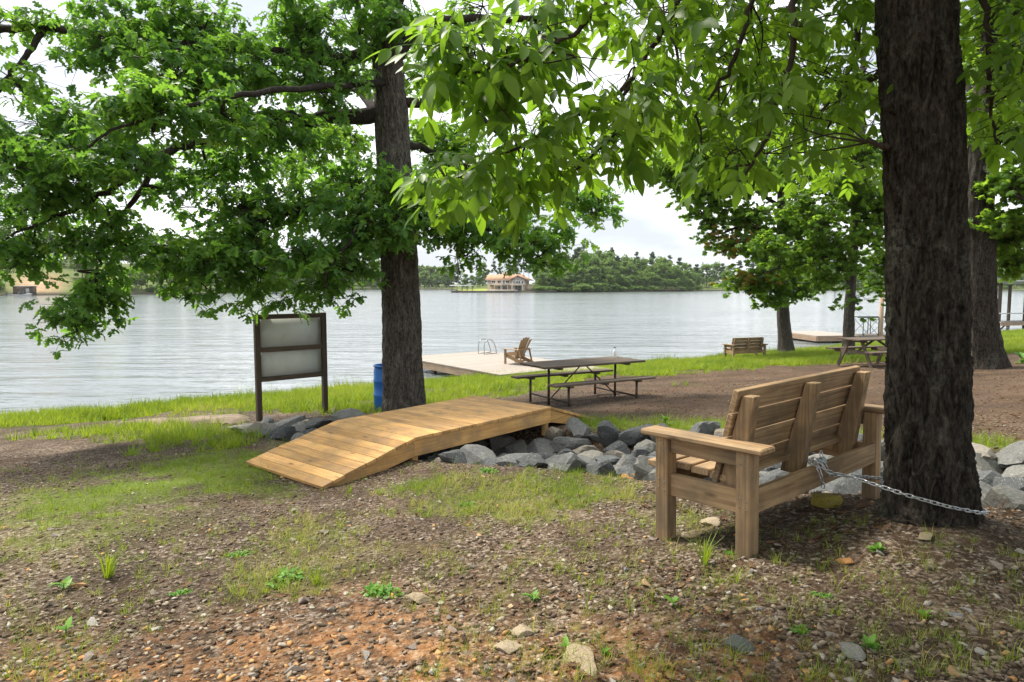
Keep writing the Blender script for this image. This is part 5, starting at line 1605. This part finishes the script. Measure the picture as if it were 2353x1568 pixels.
def far_tree(px, k, py, pr_list, label, group, wide=1.0):
    mesh, H, kd = pr_list[frn.randrange(len(pr_list))]
    p = far_pt(px, k)
    yy = p[1]
    top_z = float(at(px, py, yy)[2])
    h = max(3.0 if kd == 'b' else 7.0, top_z - p[2])
    FAR.setdefault(label, []).append((px, None))
    t = empty('pine_tree' if kd == 'p' else ('shrub' if kd == 'b' else 'broadleaf_tree'), (p[0], p[1], p[2]), frn.uniform(0, 6.3), label, 'shrub' if kd == 'b' else 'tree', group)
    s = h / H
    w = s * wide * frn.uniform(.85, 1.15) if kd != 'p' else s * wide * frn.uniform(.8, 1.05)
    w = max(w, .6 * s)
    t.scale = (w, w, s)
    FAR[label][-1] = (px, t)
    link('crown', mesh, t)
    if kd != 'b': link('trunk', FTP if kd == 'p' else FT, t)


def region(px):
    if px < 640: return 'on the hilly left shore'
    if px < 1056: return 'on the far cove shore'
    if px < 1232: return 'behind the tan house'
    if px < 1585: return 'on the wooded point'
    return 'on the far right shore'


def row(p0, p1, step, k0, k1, d0, d1, protos, what, group, wide=1.0, skip=()):
    px = p0
    while px < p1:
        x = px + frn.uniform(-.35, .35) * step
        px += step * frn.uniform(.8, 1.2)
        if any(a < x < b for a, b in skip): continue
        top = np.interp(x, TOPS[:, 0], TOPS[:, 1])
        far_tree(x, frn.uniform(k0, k1), top + frn.uniform(d0, d1), protos, what + ' ' + region(x), group, wide)


# back rows make the skyline, front rows stand lower by the water
row(-60, 640, 34, 45, 75, -10, 16, PROTO, 'tall broadleaf tree high', 'trees on the left hill', 1.1)
row(-60, 640, 44, 18, 36, 36, 70, PROTO, 'broadleaf tree half way up', 'trees on the left hill', 1.1, ((20, 160), (205, 290)))
row(-60, 640, 50, 2, 8, 110, 128, BUSH, 'waterside shrub', 'shrubs on the left shore', 1.1, ((20, 160), (205, 290)))
row(300, 640, 36, 4, 14, 72, 104, PROTO, 'low broadleaf tree', 'trees on the left hill', 1.1)
row(640, 1050, 14, 26, 60, -4, 10, PROTO + PROTO + PINE[:1], 'skyline tree', 'trees on the cove shore', 1.15)
row(640, 1050, 17, 8, 20, 14, 34, PROTO, 'front-row broadleaf tree', 'trees on the cove shore', 1.25)
row(1058, 1236, 17, 60, 110, -6, 8, PROTO + PINE, 'woodland tree', 'trees behind the house', .9)
row(1062, 1110, 20, 34, 48, 18, 28, PROTO, 'lower tree', 'trees behind the house', .9)
row(1236, 1580, 14, 30, 60, -10, 10, PROTO + PROTO + PINE, 'tall skyline tree', 'trees on the wooded point', 1.0)
row(1240, 1580, 15, 14, 26, 8, 28, PROTO, 'mid-height tree', 'trees on the wooded point', 1.05)
row(1244, 1580, 15, 5, 10, 32, 56, PROTO, 'low waterside tree', 'trees on the wooded point', 1.25)
row(1236, 1582, 14, .8, 3.5, 68, 84, BUSH, 'shrub at the waterline', 'shrubs on the wooded point', 1.5)
row(1585, 2400, 19, 30, 70, -8, 10, PROTO + PROTO + PINE, 'skyline tree', 'trees on the right shore', 1.15)
row(1585, 2400, 22, 12, 26, 12, 34, PROTO, 'front-row tree', 'trees on the right shore', 1.0, ((1640, 1665),))
row(1600, 2400, 60, 3, 8, 54, 62, BUSH, 'waterside shrub', 'shrubs on the right shore', 1.3, ((1650, 1720),))
for px, py, lb in ((1190, 575, 'tallest thin pine above the roof of the tan house'), (1405, 566, 'tall pine standing above the middle of the wooded point'), (1340, 560, 'ragged tall pine on the left of the wooded point'), (1320, 572, 'second ragged pine left of the wooded point'), (1462, 578, 'flat-topped pine on the right of the wooded point')):
    far_tree(px, 40, py, PINE, lb, 'tall pines across the lake', .8)

_ON = 'first second third fourth fifth sixth seventh eighth ninth tenth eleventh twelfth thirteenth fourteenth fifteenth sixteenth seventeenth eighteenth nineteenth'.split()
_TN = {20: 'twenty', 30: 'thirty', 40: 'forty', 50: 'fifty', 60: 'sixty', 70: 'seventy', 80: 'eighty', 90: 'ninety'}


def ordinal(k):
    """1 -> first"""
    if k < 20: return _ON[k - 1]
    d, u = k // 10 * 10, k % 10
    return _TN[d][:-1] + 'ieth' if u == 0 else _TN[d] + '-' + _ON[u - 1]


for lb, items in FAR.items():
    if len(items) < 2: continue
    items.sort(key=lambda q: q[0])
    for k, (_, t) in enumerate(items): t['label'] = ordinal(k + 1) + ' ' + lb.replace(' on ', ' from the left on ', 1).replace(' behind ', ' from the left behind ', 1)
for k, o in enumerate(q for q in COL.objects if q.name.startswith('dock_piling')): o['label'] = ordinal(k + 1) + ' pale wooden piling from the left below the trees of the far cove'

# ------------------------------------------------------------------ stones, gravel, grass, weeds
def hull_mesh(name, seed, n, flat, mat, bev=.06, box=.75):
    """an angular stone: hull of scattered points, edges broken"""
    r = random.Random(seed)
    bm = bmesh.new()
    for _ in range(n):
        v = Vector((r.gauss(0, 1), r.gauss(0, 1), r.gauss(0, 1))).normalized()
        m = max(abs(v.x), abs(v.y), abs(v.z))
        v = v * (1 - box) + (v / m) * box * .62
        bm.verts.new((v.x * r.uniform(.85, 1.1), v.y * r.uniform(.7, .95), v.z * flat))
    h = bmesh.ops.convex_hull(bm, input=bm.verts[:])
    bmesh.ops.delete(bm, geom=[e for e in h['geom_interior'] if isinstance(e, bmesh.types.BMVert)], context='VERTS')
    if bev:
        bmesh.ops.bevel(bm, geom=bm.edges[:], offset=bev, segments=2, affect='EDGES', clamp_overlap=True)
        for v in bm.verts:
            k = float(vn3(np.array([v.co.x * 3 + seed, v.co.y * 3, v.co.z * 3]), 9)) - .5
            v.co *= 1 + .10 * k
    m = bpy.data.meshes.new(name)
    bm.to_mesh(m)
    bm.free()
    if mat: m.materials.append(mat)
    return m


def arrays(me):
    me.calc_loop_triangles()
    v = np.empty(len(me.vertices) * 3, np.float32); me.vertices.foreach_get('co', v)
    t = np.empty(len(me.loop_triangles) * 3, np.int32); me.loop_triangles.foreach_get('vertices', t)
    return v.reshape(-1, 3).astype(float), t.reshape(-1, 3)


def boulder(name, seed, mat):
    """a worn angular stone: flat facets meeting in rounded edges"""
    r = np.random.default_rng(seed)
    bm = bmesh.new()
    bmesh.ops.create_icosphere(bm, subdivisions=3, radius=1)
    me = bpy.data.meshes.new(name)
    bm.to_mesh(me); bm.free()
    v, _ = arrays(me)
    n = r.normal(size=(7, 3)); n = np.vstack([n, -n[:4]]); n /= np.linalg.norm(n, axis=1, keepdims=True)
    d = r.uniform(.5, .95, 11)
    q = np.maximum(v @ n.T, .02) / d
    rad = (q ** 48).sum(1) ** (-1 / 48)
    rad = np.minimum(rad, 1.4) * 1.08 * (1 + .08 * (vn3(v * 2.2 + seed, 8) - .5) + .05 * (vn3(v * 6 + seed, 9) - .5))
    v = v * rad[:, None] * np.array((1.0, .85, .74))
    me.vertices.foreach_set('co', v.astype(np.float32).ravel())
    me.polygons.foreach_set('use_smooth', np.zeros(len(me.polygons), bool))
    me.update()
    me.materials.append(mat)
    return me


RK = [boulder('rock', 200 + k, M['rock']) for k in range(14)]
rr = random.Random(9)
placed = []
rocks = []


def rock(x, y, r, z=None, mat=None, me=None, name='rock', flat=1.0):
    zz = gzf(x, y) if z is None else z
    o = link(name, me or RK[rr.randrange(14)])
    o.location = (x, y, zz + r * .32)
    o.rotation_euler = (rr.uniform(-.35, .35), rr.uniform(-.35, .35), rr.uniform(0, 6.28))
    o.scale = (r * rr.uniform(1.0, 1.3), r * rr.uniform(.9, 1.15), r * rr.uniform(.8, 1.05) * flat)
    if mat: o.data = o.data.copy(); o.data.materials.clear(); o.data.materials.append(mat)
    placed.append((x, y, r))
    rocks.append(o)
    return o


def place_word(x, y):
    ax = (x + 1.1) * .65 + (y - 7.54) * .76
    ay = (x + 1.1) * -.76 + (y - 7.54) * .65
    _, w, _, side = ditch_info(np.array([x]), np.array([y]))
    d = ditch_info(np.array([x]), np.array([y]))[0][0] / w[0]
    if -.1 < ay < 1.5: return 'under the footbridge'
    rim = 'on the near rim' if (side[0] < 0 and d > .45) else ('on the far rim' if d > .45 else 'in the middle')
    if ay > 1.4: return rim + ' of the ditch below the signboard'
    if x > 2.6: return rim + ' of the ditch right of the big trunk'
    if x > 1.35: return rim + ' of the ditch behind the bench'
    return rim + ' of the ditch right of the footbridge'


cand = []
for i in range(len(DITCH) - 1):
    a_, b_ = DITCH[i], DITCH[i + 1]
    n = int(np.linalg.norm(b_ - a_) * 320)
    for _ in range(n):
        t = rr.random()
        p = a_ + (b_ - a_) * t
        w = DW[i] + t * (DW[i + 1] - DW[i])
        d = (b_ - a_) / np.linalg.norm(b_ - a_)
        o = rr.uniform(-1, 1) * w * .93
        cand.append((p[0] - d[1] * o, p[1] + d[0] * o, rr.choice((.08, .10, .12, .14, .165, .195)) * (.9 if i < 1 else 1)))
cand.sort(key=lambda c: -c[2])
for x, y, r in cand:
    if x > 6.2 or len(placed) > 340: continue
    if all(math.hypot(x - q[0], y - q[1]) > (r + q[2]) * .72 for q in placed):
        ax, ay = (x + 1.1) * .65 + (y - 7.54) * .76, (x + 1.1) * -.76 + (y - 7.54) * .65
        if -.15 < ay < 1.6 and not (.35 < ax < 2.2): continue
        if 0 < ay < 1.45 and r > .2: r = .17
        u_, v_ = (x - 1.29) * .76 + (y - 3.59) * .65, -(x - 1.29) * .65 + (y - 3.59) * .76
        if -.25 < u_ < 1.8 and -.25 < v_ < .82: continue
        if math.hypot(x - 2.47, y - 3.96) < .5 + r: continue
        rock(x, y, r)
bypl = {}
for o in rocks:
    bypl.setdefault(place_word(o.location.x, o.location.y), []).append(o)
for pl, os_ in bypl.items():
    os_.sort(key=lambda o: -o.scale.x * o.scale.y * o.scale.z)
    for k, o in enumerate(os_):
        lb = (ordinal(k + 1) + ' ' if k else '') + f'largest grey rock {pl}'
        tag(o, lb, 'rock', 'riprap rocks of the stone ditch')
tag(rock(1.16, 6.35, .15, mat=M['rock_orange']), 'rusty orange rock among the grey riprap beside the bench', 'rock', 'riprap rocks of the stone ditch')
tag(rock(.62, 7.3, .13, mat=M['rock_pink'], z=gzf(.62, 7.3) + .12), 'pinkish pale rock among the grey riprap', 'rock', 'riprap rocks of the stone ditch')
blk = hull_mesh('block', 301, 40, .62, M['brick'], .05, 1.0)
o = link('mossy_block', blk)
o.location, o.rotation_euler, o.scale = (2.09, 4.42, gzf(2.09, 4.42) + .045), (.02, .05, .35), (.17, .095, .10)
tag(o, 'mossy yellow stone block lying under the rear of the bench', 'block')
for x, y, r, mt, lb, fl in ((.27, 2.55, .10, M['rock_tan'], 'large flat grey-green stone at the bottom edge of the gravel', .35), (.04, 2.83, .055, M['rock_tan'], 'tan pebble-shaped stone near the bottom of the gravel', .8), (1.30, 4.32, .085, M['rock_tan'], 'rounded tan stone half under the bench seat', .7),
                            (2.24, 3.60, .085, M['rock_tan'], 'flat brown stone in front of the big trunk', .35), (1.72, 3.42, .06, M['rock_orange'], 'rusty stone beside a leafy weed near the bench leg', .7), (1.30, 2.52, .075, M['rock'], 'pale angular stone in the gravel at the bottom right', .7), (-.46, 3.25, .085, M['rock_tan'], 'flat half-buried stone left of centre in the gravel', .35), (.90, 2.56, .075, M['rock'], 'pale flat stone at the lower right of the gravel', .5), (-.02, 2.68, .06, M['rock_tan'], 'broad tan stone on the orange clay at the bottom', .7), (-1.30, 4.66, .05, M['rock'], 'dark grey stone at the lower end of the left grass patch', .8)):
    tag(rock(x, y, r * .72, gzf(x, y) - r * .12, mt, name='stone', flat=fl), lb, 'stone')
# the eroded slab by the water
sv, sf = [], []
nu, nv = 46, 16
U, Vv = np.meshgrid(np.linspace(-1, 1, nu), np.linspace(-1, 1, nv))
ca, sa = math.cos(-.22), math.sin(-.22)
SX = -6.2 + U * 1.35 * ca - Vv * .5 * sa
SY = 12.9 + U * 1.35 * sa + Vv * .5 * ca
edge = np.clip(1.06 - np.maximum(np.abs(U) + (vn2(SX, SY, 2, 71) - .5) * .5, np.abs(Vv) + (vn2(SX, SY, 2, 72) - .5) * .6), 0, .25) * 4
SZ = gz(SX, SY) - .06 + .13 * np.clip(edge, 0, 1) + (vn2(SX, SY, 5, 73) - .5) * .05
ii = (np.arange(nv - 1)[:, None] * nu + np.arange(nu - 1)[None]).ravel()
slab = link('eroded_slab', mesh_from('eroded_slab', np.stack([SX, SY, SZ], -1).reshape(-1, 3), np.stack([ii, ii + 1, ii + nu + 1, ii + nu], -1), M['slab'], True))
tag(slab, 'low brown eroded slab of compacted earth by the water left of the sign', 'slab')

# loose stones that show one by one, then the gravel as a mass
PB = [hull_mesh('stone', 400 + k, 9, .5, M['pebble_o'], 0, .3) for k in range(8)]
PA = [arrays(m) for m in PB]
npr = np.random.default_rng(91)


def px_of(x, y, z):
    fw = y * math.cos(TILT) - (z - CAM_Z) * math.sin(TILT)
    up = y * math.sin(TILT) + (z - CAM_Z) * math.cos(TILT)
    return CPX + FPX * x / fw, CPY - FPX * up / fw


n = 0
while n < 280:
    y = 2.2 + 4.2 * npr.random() ** 1.7
    x = npr.uniform(-1, 1) * y * .8
    r = .013 + .020 * npr.random() ** 2.2
    if npr.random() < .12: r *= 1.6
    if grass_mask(np.array([x]), np.array([y]))[0] > .3 or ditch_info(np.array([x]), np.array([y]))[0][0] < 1.0: continue
    if math.hypot(x - 2.47, y - 3.96) < .36: continue
    o = link('stone', PB[n % 8], ground)
    o.location = (x, y, gzf(x, y) + r * .22)
    o.rotation_euler = (npr.normal(0, .25), npr.normal(0, .25), npr.uniform(0, 6.28))
    o.scale = (r * 1.25, r * npr.uniform(.9, 1.2), r)
    n += 1


def pebbles(name, n, y0, y1, pw, rlo, rhi, mat, shift=0.0):
    y = y0 + (y1 - y0) * npr.random(n) ** pw
    x = npr.uniform(-1, 1, n) * (y * .78 + .3)
    r = rlo + (rhi - rlo) * npr.random(n) ** 2.6
    g_ = np.maximum(grass_mask(x, y), .5 * thin_mask(x, y))
    dr_ = ditch_info(x, y)
    ok = (npr.random(n) > g_ * .9) & (dr_[0] > dr_[1] * .85) & (np.hypot(x - 2.47, y - 3.96) > .3) & (vn2(x, y, 2.3, 95) * .6 + vn2(x, y, .8, 96) * .4 + npr.random(n) * .35 > .58)
    ax, ay = (x + 1.1) * .65 + (y - 7.54) * .76, (x + 1.1) * -.76 + (y - 7.54) * .65
    ok &= ~((ay > -.05) & (ay < 1.5) & (ax > -1.2) & (ax < 3.7))
    x, y, r = x[ok], y[ok], r[ok]
    z = gz(x, y) + r * .18
    clay_ = sstep(3.35, 2.5, y + .25 * np.abs(x + .9)) * sstep(1.6, .9, x)
    tone = npr.random(len(x)) ** 1.2 * .86
    tone = np.where(npr.random(len(x)) < .02 + .30 * clay_, npr.uniform(.88, 1, len(x)), tone)
    g = Geo()
    w = npr.integers(0, 8, len(x))
    for k, (v, t) in enumerate(PA):
        s = w == k
        m = int(s.sum())
        scatter(g, v, t, rotm(npr.uniform(0, 6.3, m), npr.normal(0, .3, m), npr.normal(0, .3, m)) * (r[s] * 1.15)[:, None, None], np.stack([x[s], y[s], z[s]], -1), tone[s])
    return tag(g.build(name, mat), 'loose brown and grey gravel scattered over the bank', kind='stuff')


pebbles('gravel', 38000, 2.1, 9.5, 1.5, .005, .023, M['pebble'])


def blades(rng_, n, h, spread, bend, w):
    """one tuft of curved grass blades"""
    V, T, k = [], [], 0
    for _ in range(n):
        a = rng_.uniform(0, 6.28); b = rng_.uniform(0, spread)
        bx, by = math.cos(a) * b, math.sin(a) * b
        dx, dy = math.cos(a + rng_.uniform(-1, 1)), math.sin(a + rng_.uniform(-1, 1))
        hh = h * rng_.uniform(.5, 1.15); bd_ = bend * rng_.uniform(.3, 1.2) * hh
        px_, py_ = -dy * w / 2, dx * w / 2
        mx, my, mz = bx + dx * bd_ * .3, by + dy * bd_ * .3, hh * .6
        V += [(bx - px_, by - py_, 0), (bx + px_, by + py_, 0), (mx - px_ * .8, my - py_ * .8, mz), (mx + px_ * .8, my + py_ * .8, mz), (bx + dx * bd_, by + dy * bd_, hh)]
        T += [(k, k + 1, k + 3), (k, k + 3, k + 2), (k + 2, k + 3, k + 4)]
        k += 5
    return np.array(V), np.array(T)


GT = [blades(rng, 11, 1.0, .35, .7, .06) for _ in range(6)]
GT3 = []
for v_, t_ in [blades(rng, 13, 1.0, .45, .8, .075) for _ in range(8)]:
    k_ = len(v_) // 5
    GT3.append((v_.reshape(k_, 5, 3)[:, [0, 1, 4]].reshape(-1, 3), np.arange(3 * k_).reshape(-1, 3)))
GT2 = [blades(rng, 13, 1.0, .5, 1.1, .035) for _ in range(6)]


def grass(name, x, y, h, tone, label, temps=GT, z=None):
    g = Geo()
    nb5 = 3 if temps is GT3 else 5
    zz = gz(x, y) - .005
    w = npr.integers(0, len(temps), len(x))
    for k, (v, t) in enumerate(temps):
        s = w == k
        m = int(s.sum())
        Mx = rotm(npr.uniform(0, 6.3, m), npr.normal(0, .1, m), npr.normal(0, .1, m)) * h[s][:, None, None]
        nb_ = len(v) // nb5
        r = np.clip(tone[s][:, None] + npr.normal(0, .09, (m, nb_)), 0, 1)
        scatter(g, v, t, Mx, np.stack([x[s], y[s], zz[s]], -1), np.repeat(r, nb5, axis=1))
    return tag(g.build(name, M['grass']), label, kind='stuff')


# lake bank
n = 60000
x = npr.uniform(-15, 34, n); sdist = npr.random(n) ** 1.15 * 10 - .1
y = (S0 - sdist - NX * x) / NY
inv = (np.abs(x / y) < .80) & (y > 5)
keep_p = np.clip(1.35 - (y - 14) / 46, .3, 1)
s_ok = inv & (npr.random(n) < grass_mask(x, y) * keep_p)
x, y = x[s_ok], y[s_ok]
sd = shore_s(x, y)
hh = npr.uniform(.11, .22, len(x)) + .10 * np.exp(-np.clip(sd, 0, 9) / .5) * npr.random(len(x)) + np.clip(y - 20, 0, 20) * .0022
patch = vn2(x, y, .7, 81)
grass('bank_grass', x, y, hh, np.clip(.10 + .75 * patch + npr.normal(0, .14, len(x)), 0, .93), 'bright green grass along the lake bank', GT3)
# green patch left of the bridge and strip behind the ditch
n = 15000
x = npr.uniform(-7, 7, n); y = npr.uniform(4.2, 12.5, n)
s_ok = (npr.random(n) < grass_mask(x, y)) & (shore_s(x, y) > 6) & (np.abs(x / y) < .82)
x, y = x[s_ok], y[s_ok]
grass('meadow_grass', x, y, npr.uniform(.035, .10, len(x)) + .05 * (x > .5), np.clip(.12 + .45 * vn2(x, y, .9, 82) + npr.normal(0, .12, len(x)), 0, .93), 'short green grass patch left of the footbridge and behind the ditch', GT2)
# thin dry grass
n = 9000
x = npr.uniform(-2.2, 1.8, n); y = npr.uniform(3.0, 7.2, n)
s_ok = npr.random(n) < thin_mask(x, y) * .8
x, y = x[s_ok], y[s_ok]
grn = sstep(5.0, 6.2, y + (vn2(x, y, 2.0, 83) - .5) * 2.5)
grass('dry_grass', x, y, npr.uniform(.03, .085, len(x)), np.where(npr.random(len(x)) < .3 + .65 * grn, npr.uniform(.05, .6, len(x)), npr.uniform(.88, 1, len(x))), 'thin half-dry grass on the gravel before the stone ditch', GT2)
# stray tufts over the gravel
n = 2600
y = 2.3 + 6 * npr.random(n) ** 1.3; x = npr.uniform(-1, 1, n) * y * .78
dd_ = ditch_info(x, y)
s_ok = (dd_[0] > dd_[1] * .9) & (vn2(x, y, 1.1, 84) > .42 + .12 * (x > .9)) & (np.hypot(x - 2.47, y - 3.96) > .35)
x, y = x[s_ok], y[s_ok]
ax, ay = (x + 1.1) * .65 + (y - 7.54) * .76, (x + 1.1) * -.76 + (y - 7.54) * .65
s_ok = ~((ay > -.05) & (ay < 1.5) & (ax > -1.25) & (ax < 3.8))
x, y = x[s_ok], y[s_ok]
grass('grass_tufts', x, y, npr.uniform(.025, .075, len(x)), npr.uniform(.1, .97, len(x)), 'stray small grass tufts in the gravel', GT2)
# reeds at the waterline
n = 260
x = np.concatenate([npr.normal(c, .35, 26) for c in (-7.2, -5.2, -4.4, 3.9, 4.2, 6.2, 6.5, 8.0, 10.4, 11.0)]); y = (S0 + .05 - NX * x) / NY + npr.normal(0, .12, n)
grass('reeds', x, y, npr.uniform(.25, .6, n), npr.uniform(.1, .5, n), 'taller thin reeds along the waterline', [blades(rng, 4, 1.0, .10, .35, .014) for _ in range(4)])


# weeds one can count
def weed_mesh(seed, n, ln, w, up):
    r = random.Random(seed)
    g = Geo()
    for k in range(n):
        lv_, lt_ = leaflet(ln * r.uniform(.6, 1.1), ln * w)
        Mx = rotm(k * 2.4 + r.uniform(-.4, .4), -r.uniform(*up), r.uniform(-.3, .3))
        hgt = r.uniform(0, .5) * ln
        g.add(lv_ @ Mx.T + np.array((0, 0, hgt)), lt_, r.random())
    return g.mesh('leaves', M['weed'])


def sprout_mesh(seed, n, ln):
    r = random.Random(seed)
    g = Geo()
    for _ in range(n):
        lv_, lt_ = leaflet(ln * r.uniform(.5, 1.2), ln * .3)
        Mx = rotm(r.uniform(0, 6.3), r.uniform(-.9, .3), r.uniform(-.5, .5))
        a, d = r.uniform(0, 6.3), r.random() ** .6 * 3.2 * ln
        g.add(lv_ @ Mx.T + np.array((math.cos(a) * d, math.sin(a) * d * .6, r.uniform(.1, .9) * ln * (1.2 - d / (4 * ln)))), lt_, r.random())
    return g.mesh('leaves', M['weed'])


WM = {'rosette': weed_mesh(1, 9, .075, .16, (.2, .9)), 'broad': weed_mesh(2, 13, .05, .26, (.1, .9)), 'sprig': weed_mesh(3, 4, .06, .22, (.2, 1.0)), 'mat': sprout_mesh(4, 150, .026), 'tuft': None, 'tall': weed_mesh(5, 14, .06, .2, (-.2, 1.2))}
tm_ = Geo()
v_, t_ = blades(rng, 26, .15, .02, 1.0, .007)
tm_.add(v_, t_, .35)
WM['tuft'] = tm_.mesh('leaves', M['grass'])
stem_g = Geo(); stem_g.tube([(0, 0, -.03), (.003, 0, .02), (0, .002, .04)], [.004, .003, .002], 5)
STEM = stem_g.mesh('stem', M['weed'])
for kind, x, y, s, lb in (('mat', -1.27, 3.70, 1.5, 'bright green clover mat on the gravel at lower left'), ('mat', -.66, 3.38, 1.35, 'tall patch of small-leaved weeds left of the gravel centre'), ('tuft', -2.38, 3.90, 1.5, 'long bright grass clump at the far lower left'), ('rosette', -2.52, 3.72, 1.1, 'leafy weed beside the long grass clump'),
                          ('mat', -1.80, 3.58, .7, 'small weed patch between the two left grass clumps'), ('mat', -1.76, 4.28, .9, 'green weed patch in the middle of the left gravel'), ('tuft', 1.02, 3.52, 1.2, 'spiky grass tuft left of the rear bench leg'), ('broad', 1.93, 3.50, 1.1, 'leafy green weed between bench and big trunk'), ('mat', 1.22, 3.68, .55, 'small clover at the foot of the rear bench leg'),
                          ('broad', .37, 2.60, .55, 'low leafy weed beside the flat stone at the bottom'), ('sprig', .22, 2.66, .9, 'tiny sprout left of the flat stone at the bottom'), ('rosette', .10, 3.20, .8, 'small star-shaped weed in the gravel centre'), ('sprig', .74, 3.02, 1.0, 'yellowish seedling right of the gravel centre'), ('broad', 1.38, 2.53, 1.0, 'bright leafy seedling in the dark gravel at lower right'),
                          ('sprig', -2.08, 3.07, 1.2, 'yellow-green leaf lying at the lower left'), ('tuft', -1.07, 3.63, .9, 'thin grass tuft right of the clover mat'), ('mat', 1.42, 3.02, .6, 'clover sprig in the dark gravel below the bench'), ('mat', 1.18, 2.68, .6, 'low weed at the lower right beside a pale stone'), ('sprig', 1.72, 2.75, .8, 'little seedling in the dark gravel far right'),
                          ('tuft', -1.55, 6.35, .9, 'grass tuft left of the lower ramp end'), ('mat', -.22, 6.55, 1.2, 'bright green fern-like weed before the stone ditch'), ('tall', .75, 8.2, 2.2, 'tall weed growing out of the ditch beside the far ramp'), ('tall', 1.0, 8.75, 2.0, 'dark leafy weed at the far end of the bridge side'), ('tall', 2.1, 9.2, 2.4, 'leafy bush on the far rim behind the bench arm'),
                          ('tall', -7.6, 13.2, 2.0, 'bright weed clump left of the eroded slab'), ('tuft', -5.1, 9.7, 1.6, 'grass clump between slab and left grass patch'), ('mat', 2.9, 3.55, .9, 'dark green weed right of the big trunk'), ('broad', 2.95, 3.3, .7, 'small leafy sprout at the right edge below the chain'), ('mat', -.35, 5.35, .8, 'yellow-green weed among the dry grass'), ('tall', 12.9, 17.2, 5.0, 'leafy sapling beside the massive right trunk')):
    t = empty('weed_plant', (x, y, gzf(x, y) - .004), rr.uniform(0, 6.28), lb, 'weed', 'weeds in the gravel')
    t.scale = (s, s, s)
    link('leaves', WM[kind], t)
    link('stem', STEM, t)

# fallen leaves and twigs
n = 15000
y = 2.2 + 14 * npr.random(n) ** 1.5; x = npr.uniform(-1, 1, n) * y * .78
w_ = np.clip(.25 + (x + 1) * .25, .1, 1) * sstep(.4, .62, vn2(x, y, 1.2, 98))
ax, ay = (x + 1.1) * .65 + (y - 7.54) * .76, (x + 1.1) * -.76 + (y - 7.54) * .65
s_ok = (npr.random(n) < w_) & ~((ay > -.05) & (ay < 1.5) & (ax > -1.25) & (ax < 3.8))
x, y = x[s_ok], y[s_ok]
g = Geo()
m = len(x)
scatter(g, OAK_V, OAK_T, rotm(npr.uniform(0, 6.3, m), npr.normal(0, .3, m), npr.normal(0, .4, m)) * npr.uniform(.02, .07, m)[:, None, None], np.stack([x, y, gz(x, y) + .008], -1), np.clip(npr.beta(2, 2.8, m), 0, .96))
tag(g.build('leaf_litter', M['litter']), 'dry brown leaves scattered under the trees', kind='stuff')
n = 420
y = 2.2 + 6 * npr.random(n) ** 1.4; x = npr.uniform(-1, 1, n) * y * .78
ax, ay = (x + 1.1) * .65 + (y - 7.54) * .76, (x + 1.1) * -.76 + (y - 7.54) * .65
s_ok = ~((ay > -.05) & (ay < 1.5) & (ax > -1.25) & (ax < 3.8))
x, y = x[s_ok], y[s_ok]
an = npr.uniform(0, 6.3, len(x)); ln_ = npr.uniform(.03, .14, len(x))
x2, y2 = x + np.cos(an) * ln_, y + np.sin(an) * ln_
g = Geo()
g.prisms(np.stack([x, y, gz(x, y) + .006], -1), np.stack([x2, y2, gz(x2, y2) + .012], -1), .0016, .001)
tag(g.build('twig_litter', M['stick']), 'thin dry twigs on the gravel', kind='stuff')

# bark chips on the bare ground past the ditch
n = 9000
y = npr.uniform(7.5, 24, n); x = npr.uniform(-1, 1, n) * y * .78
dd_ = ditch_info(x, y)
s_ok = (x > .3) & (shore_s(x, y) > 2) & (npr.random(n) > grass_mask(x, y) * .8) & (dd_[0] > dd_[1]) & (vn2(x, y, 1.3, 97) > .3)
x, y = x[s_ok], y[s_ok]
g = Geo()
m = len(x)
v, t = PA[2]
scatter(g, v * np.array((1.3, .5, .35)), t, rotm(npr.uniform(0, 6.3, m), npr.normal(0, .3, m), npr.normal(0, .3, m)) * npr.uniform(.012, .035, m)[:, None, None], np.stack([x, y, gz(x, y) + .006], -1), npr.random(m))
tag(g.build('bark_chips', M['litter']), 'brown bark chips on the bare ground round the picnic tables', kind='stuff')

# pale summer air between here and the far shore
hz_m, hz_t = new_mat('haze')
vol = nd(hz_t, 'ShaderNodeVolumePrincipled', {'Color': (.93, .96, 1.0, 1), 'Density': .00009, 'Anisotropy': .2})
nd(hz_t, 'ShaderNodeOutputMaterial', {'Volume': vol.outputs[0]})
haze = Geo().box((0, 400, 38), (3300, 2450, 84)).build('haze', hz_m)
tag(haze, 'faint summer haze over the lake', kind='stuff')
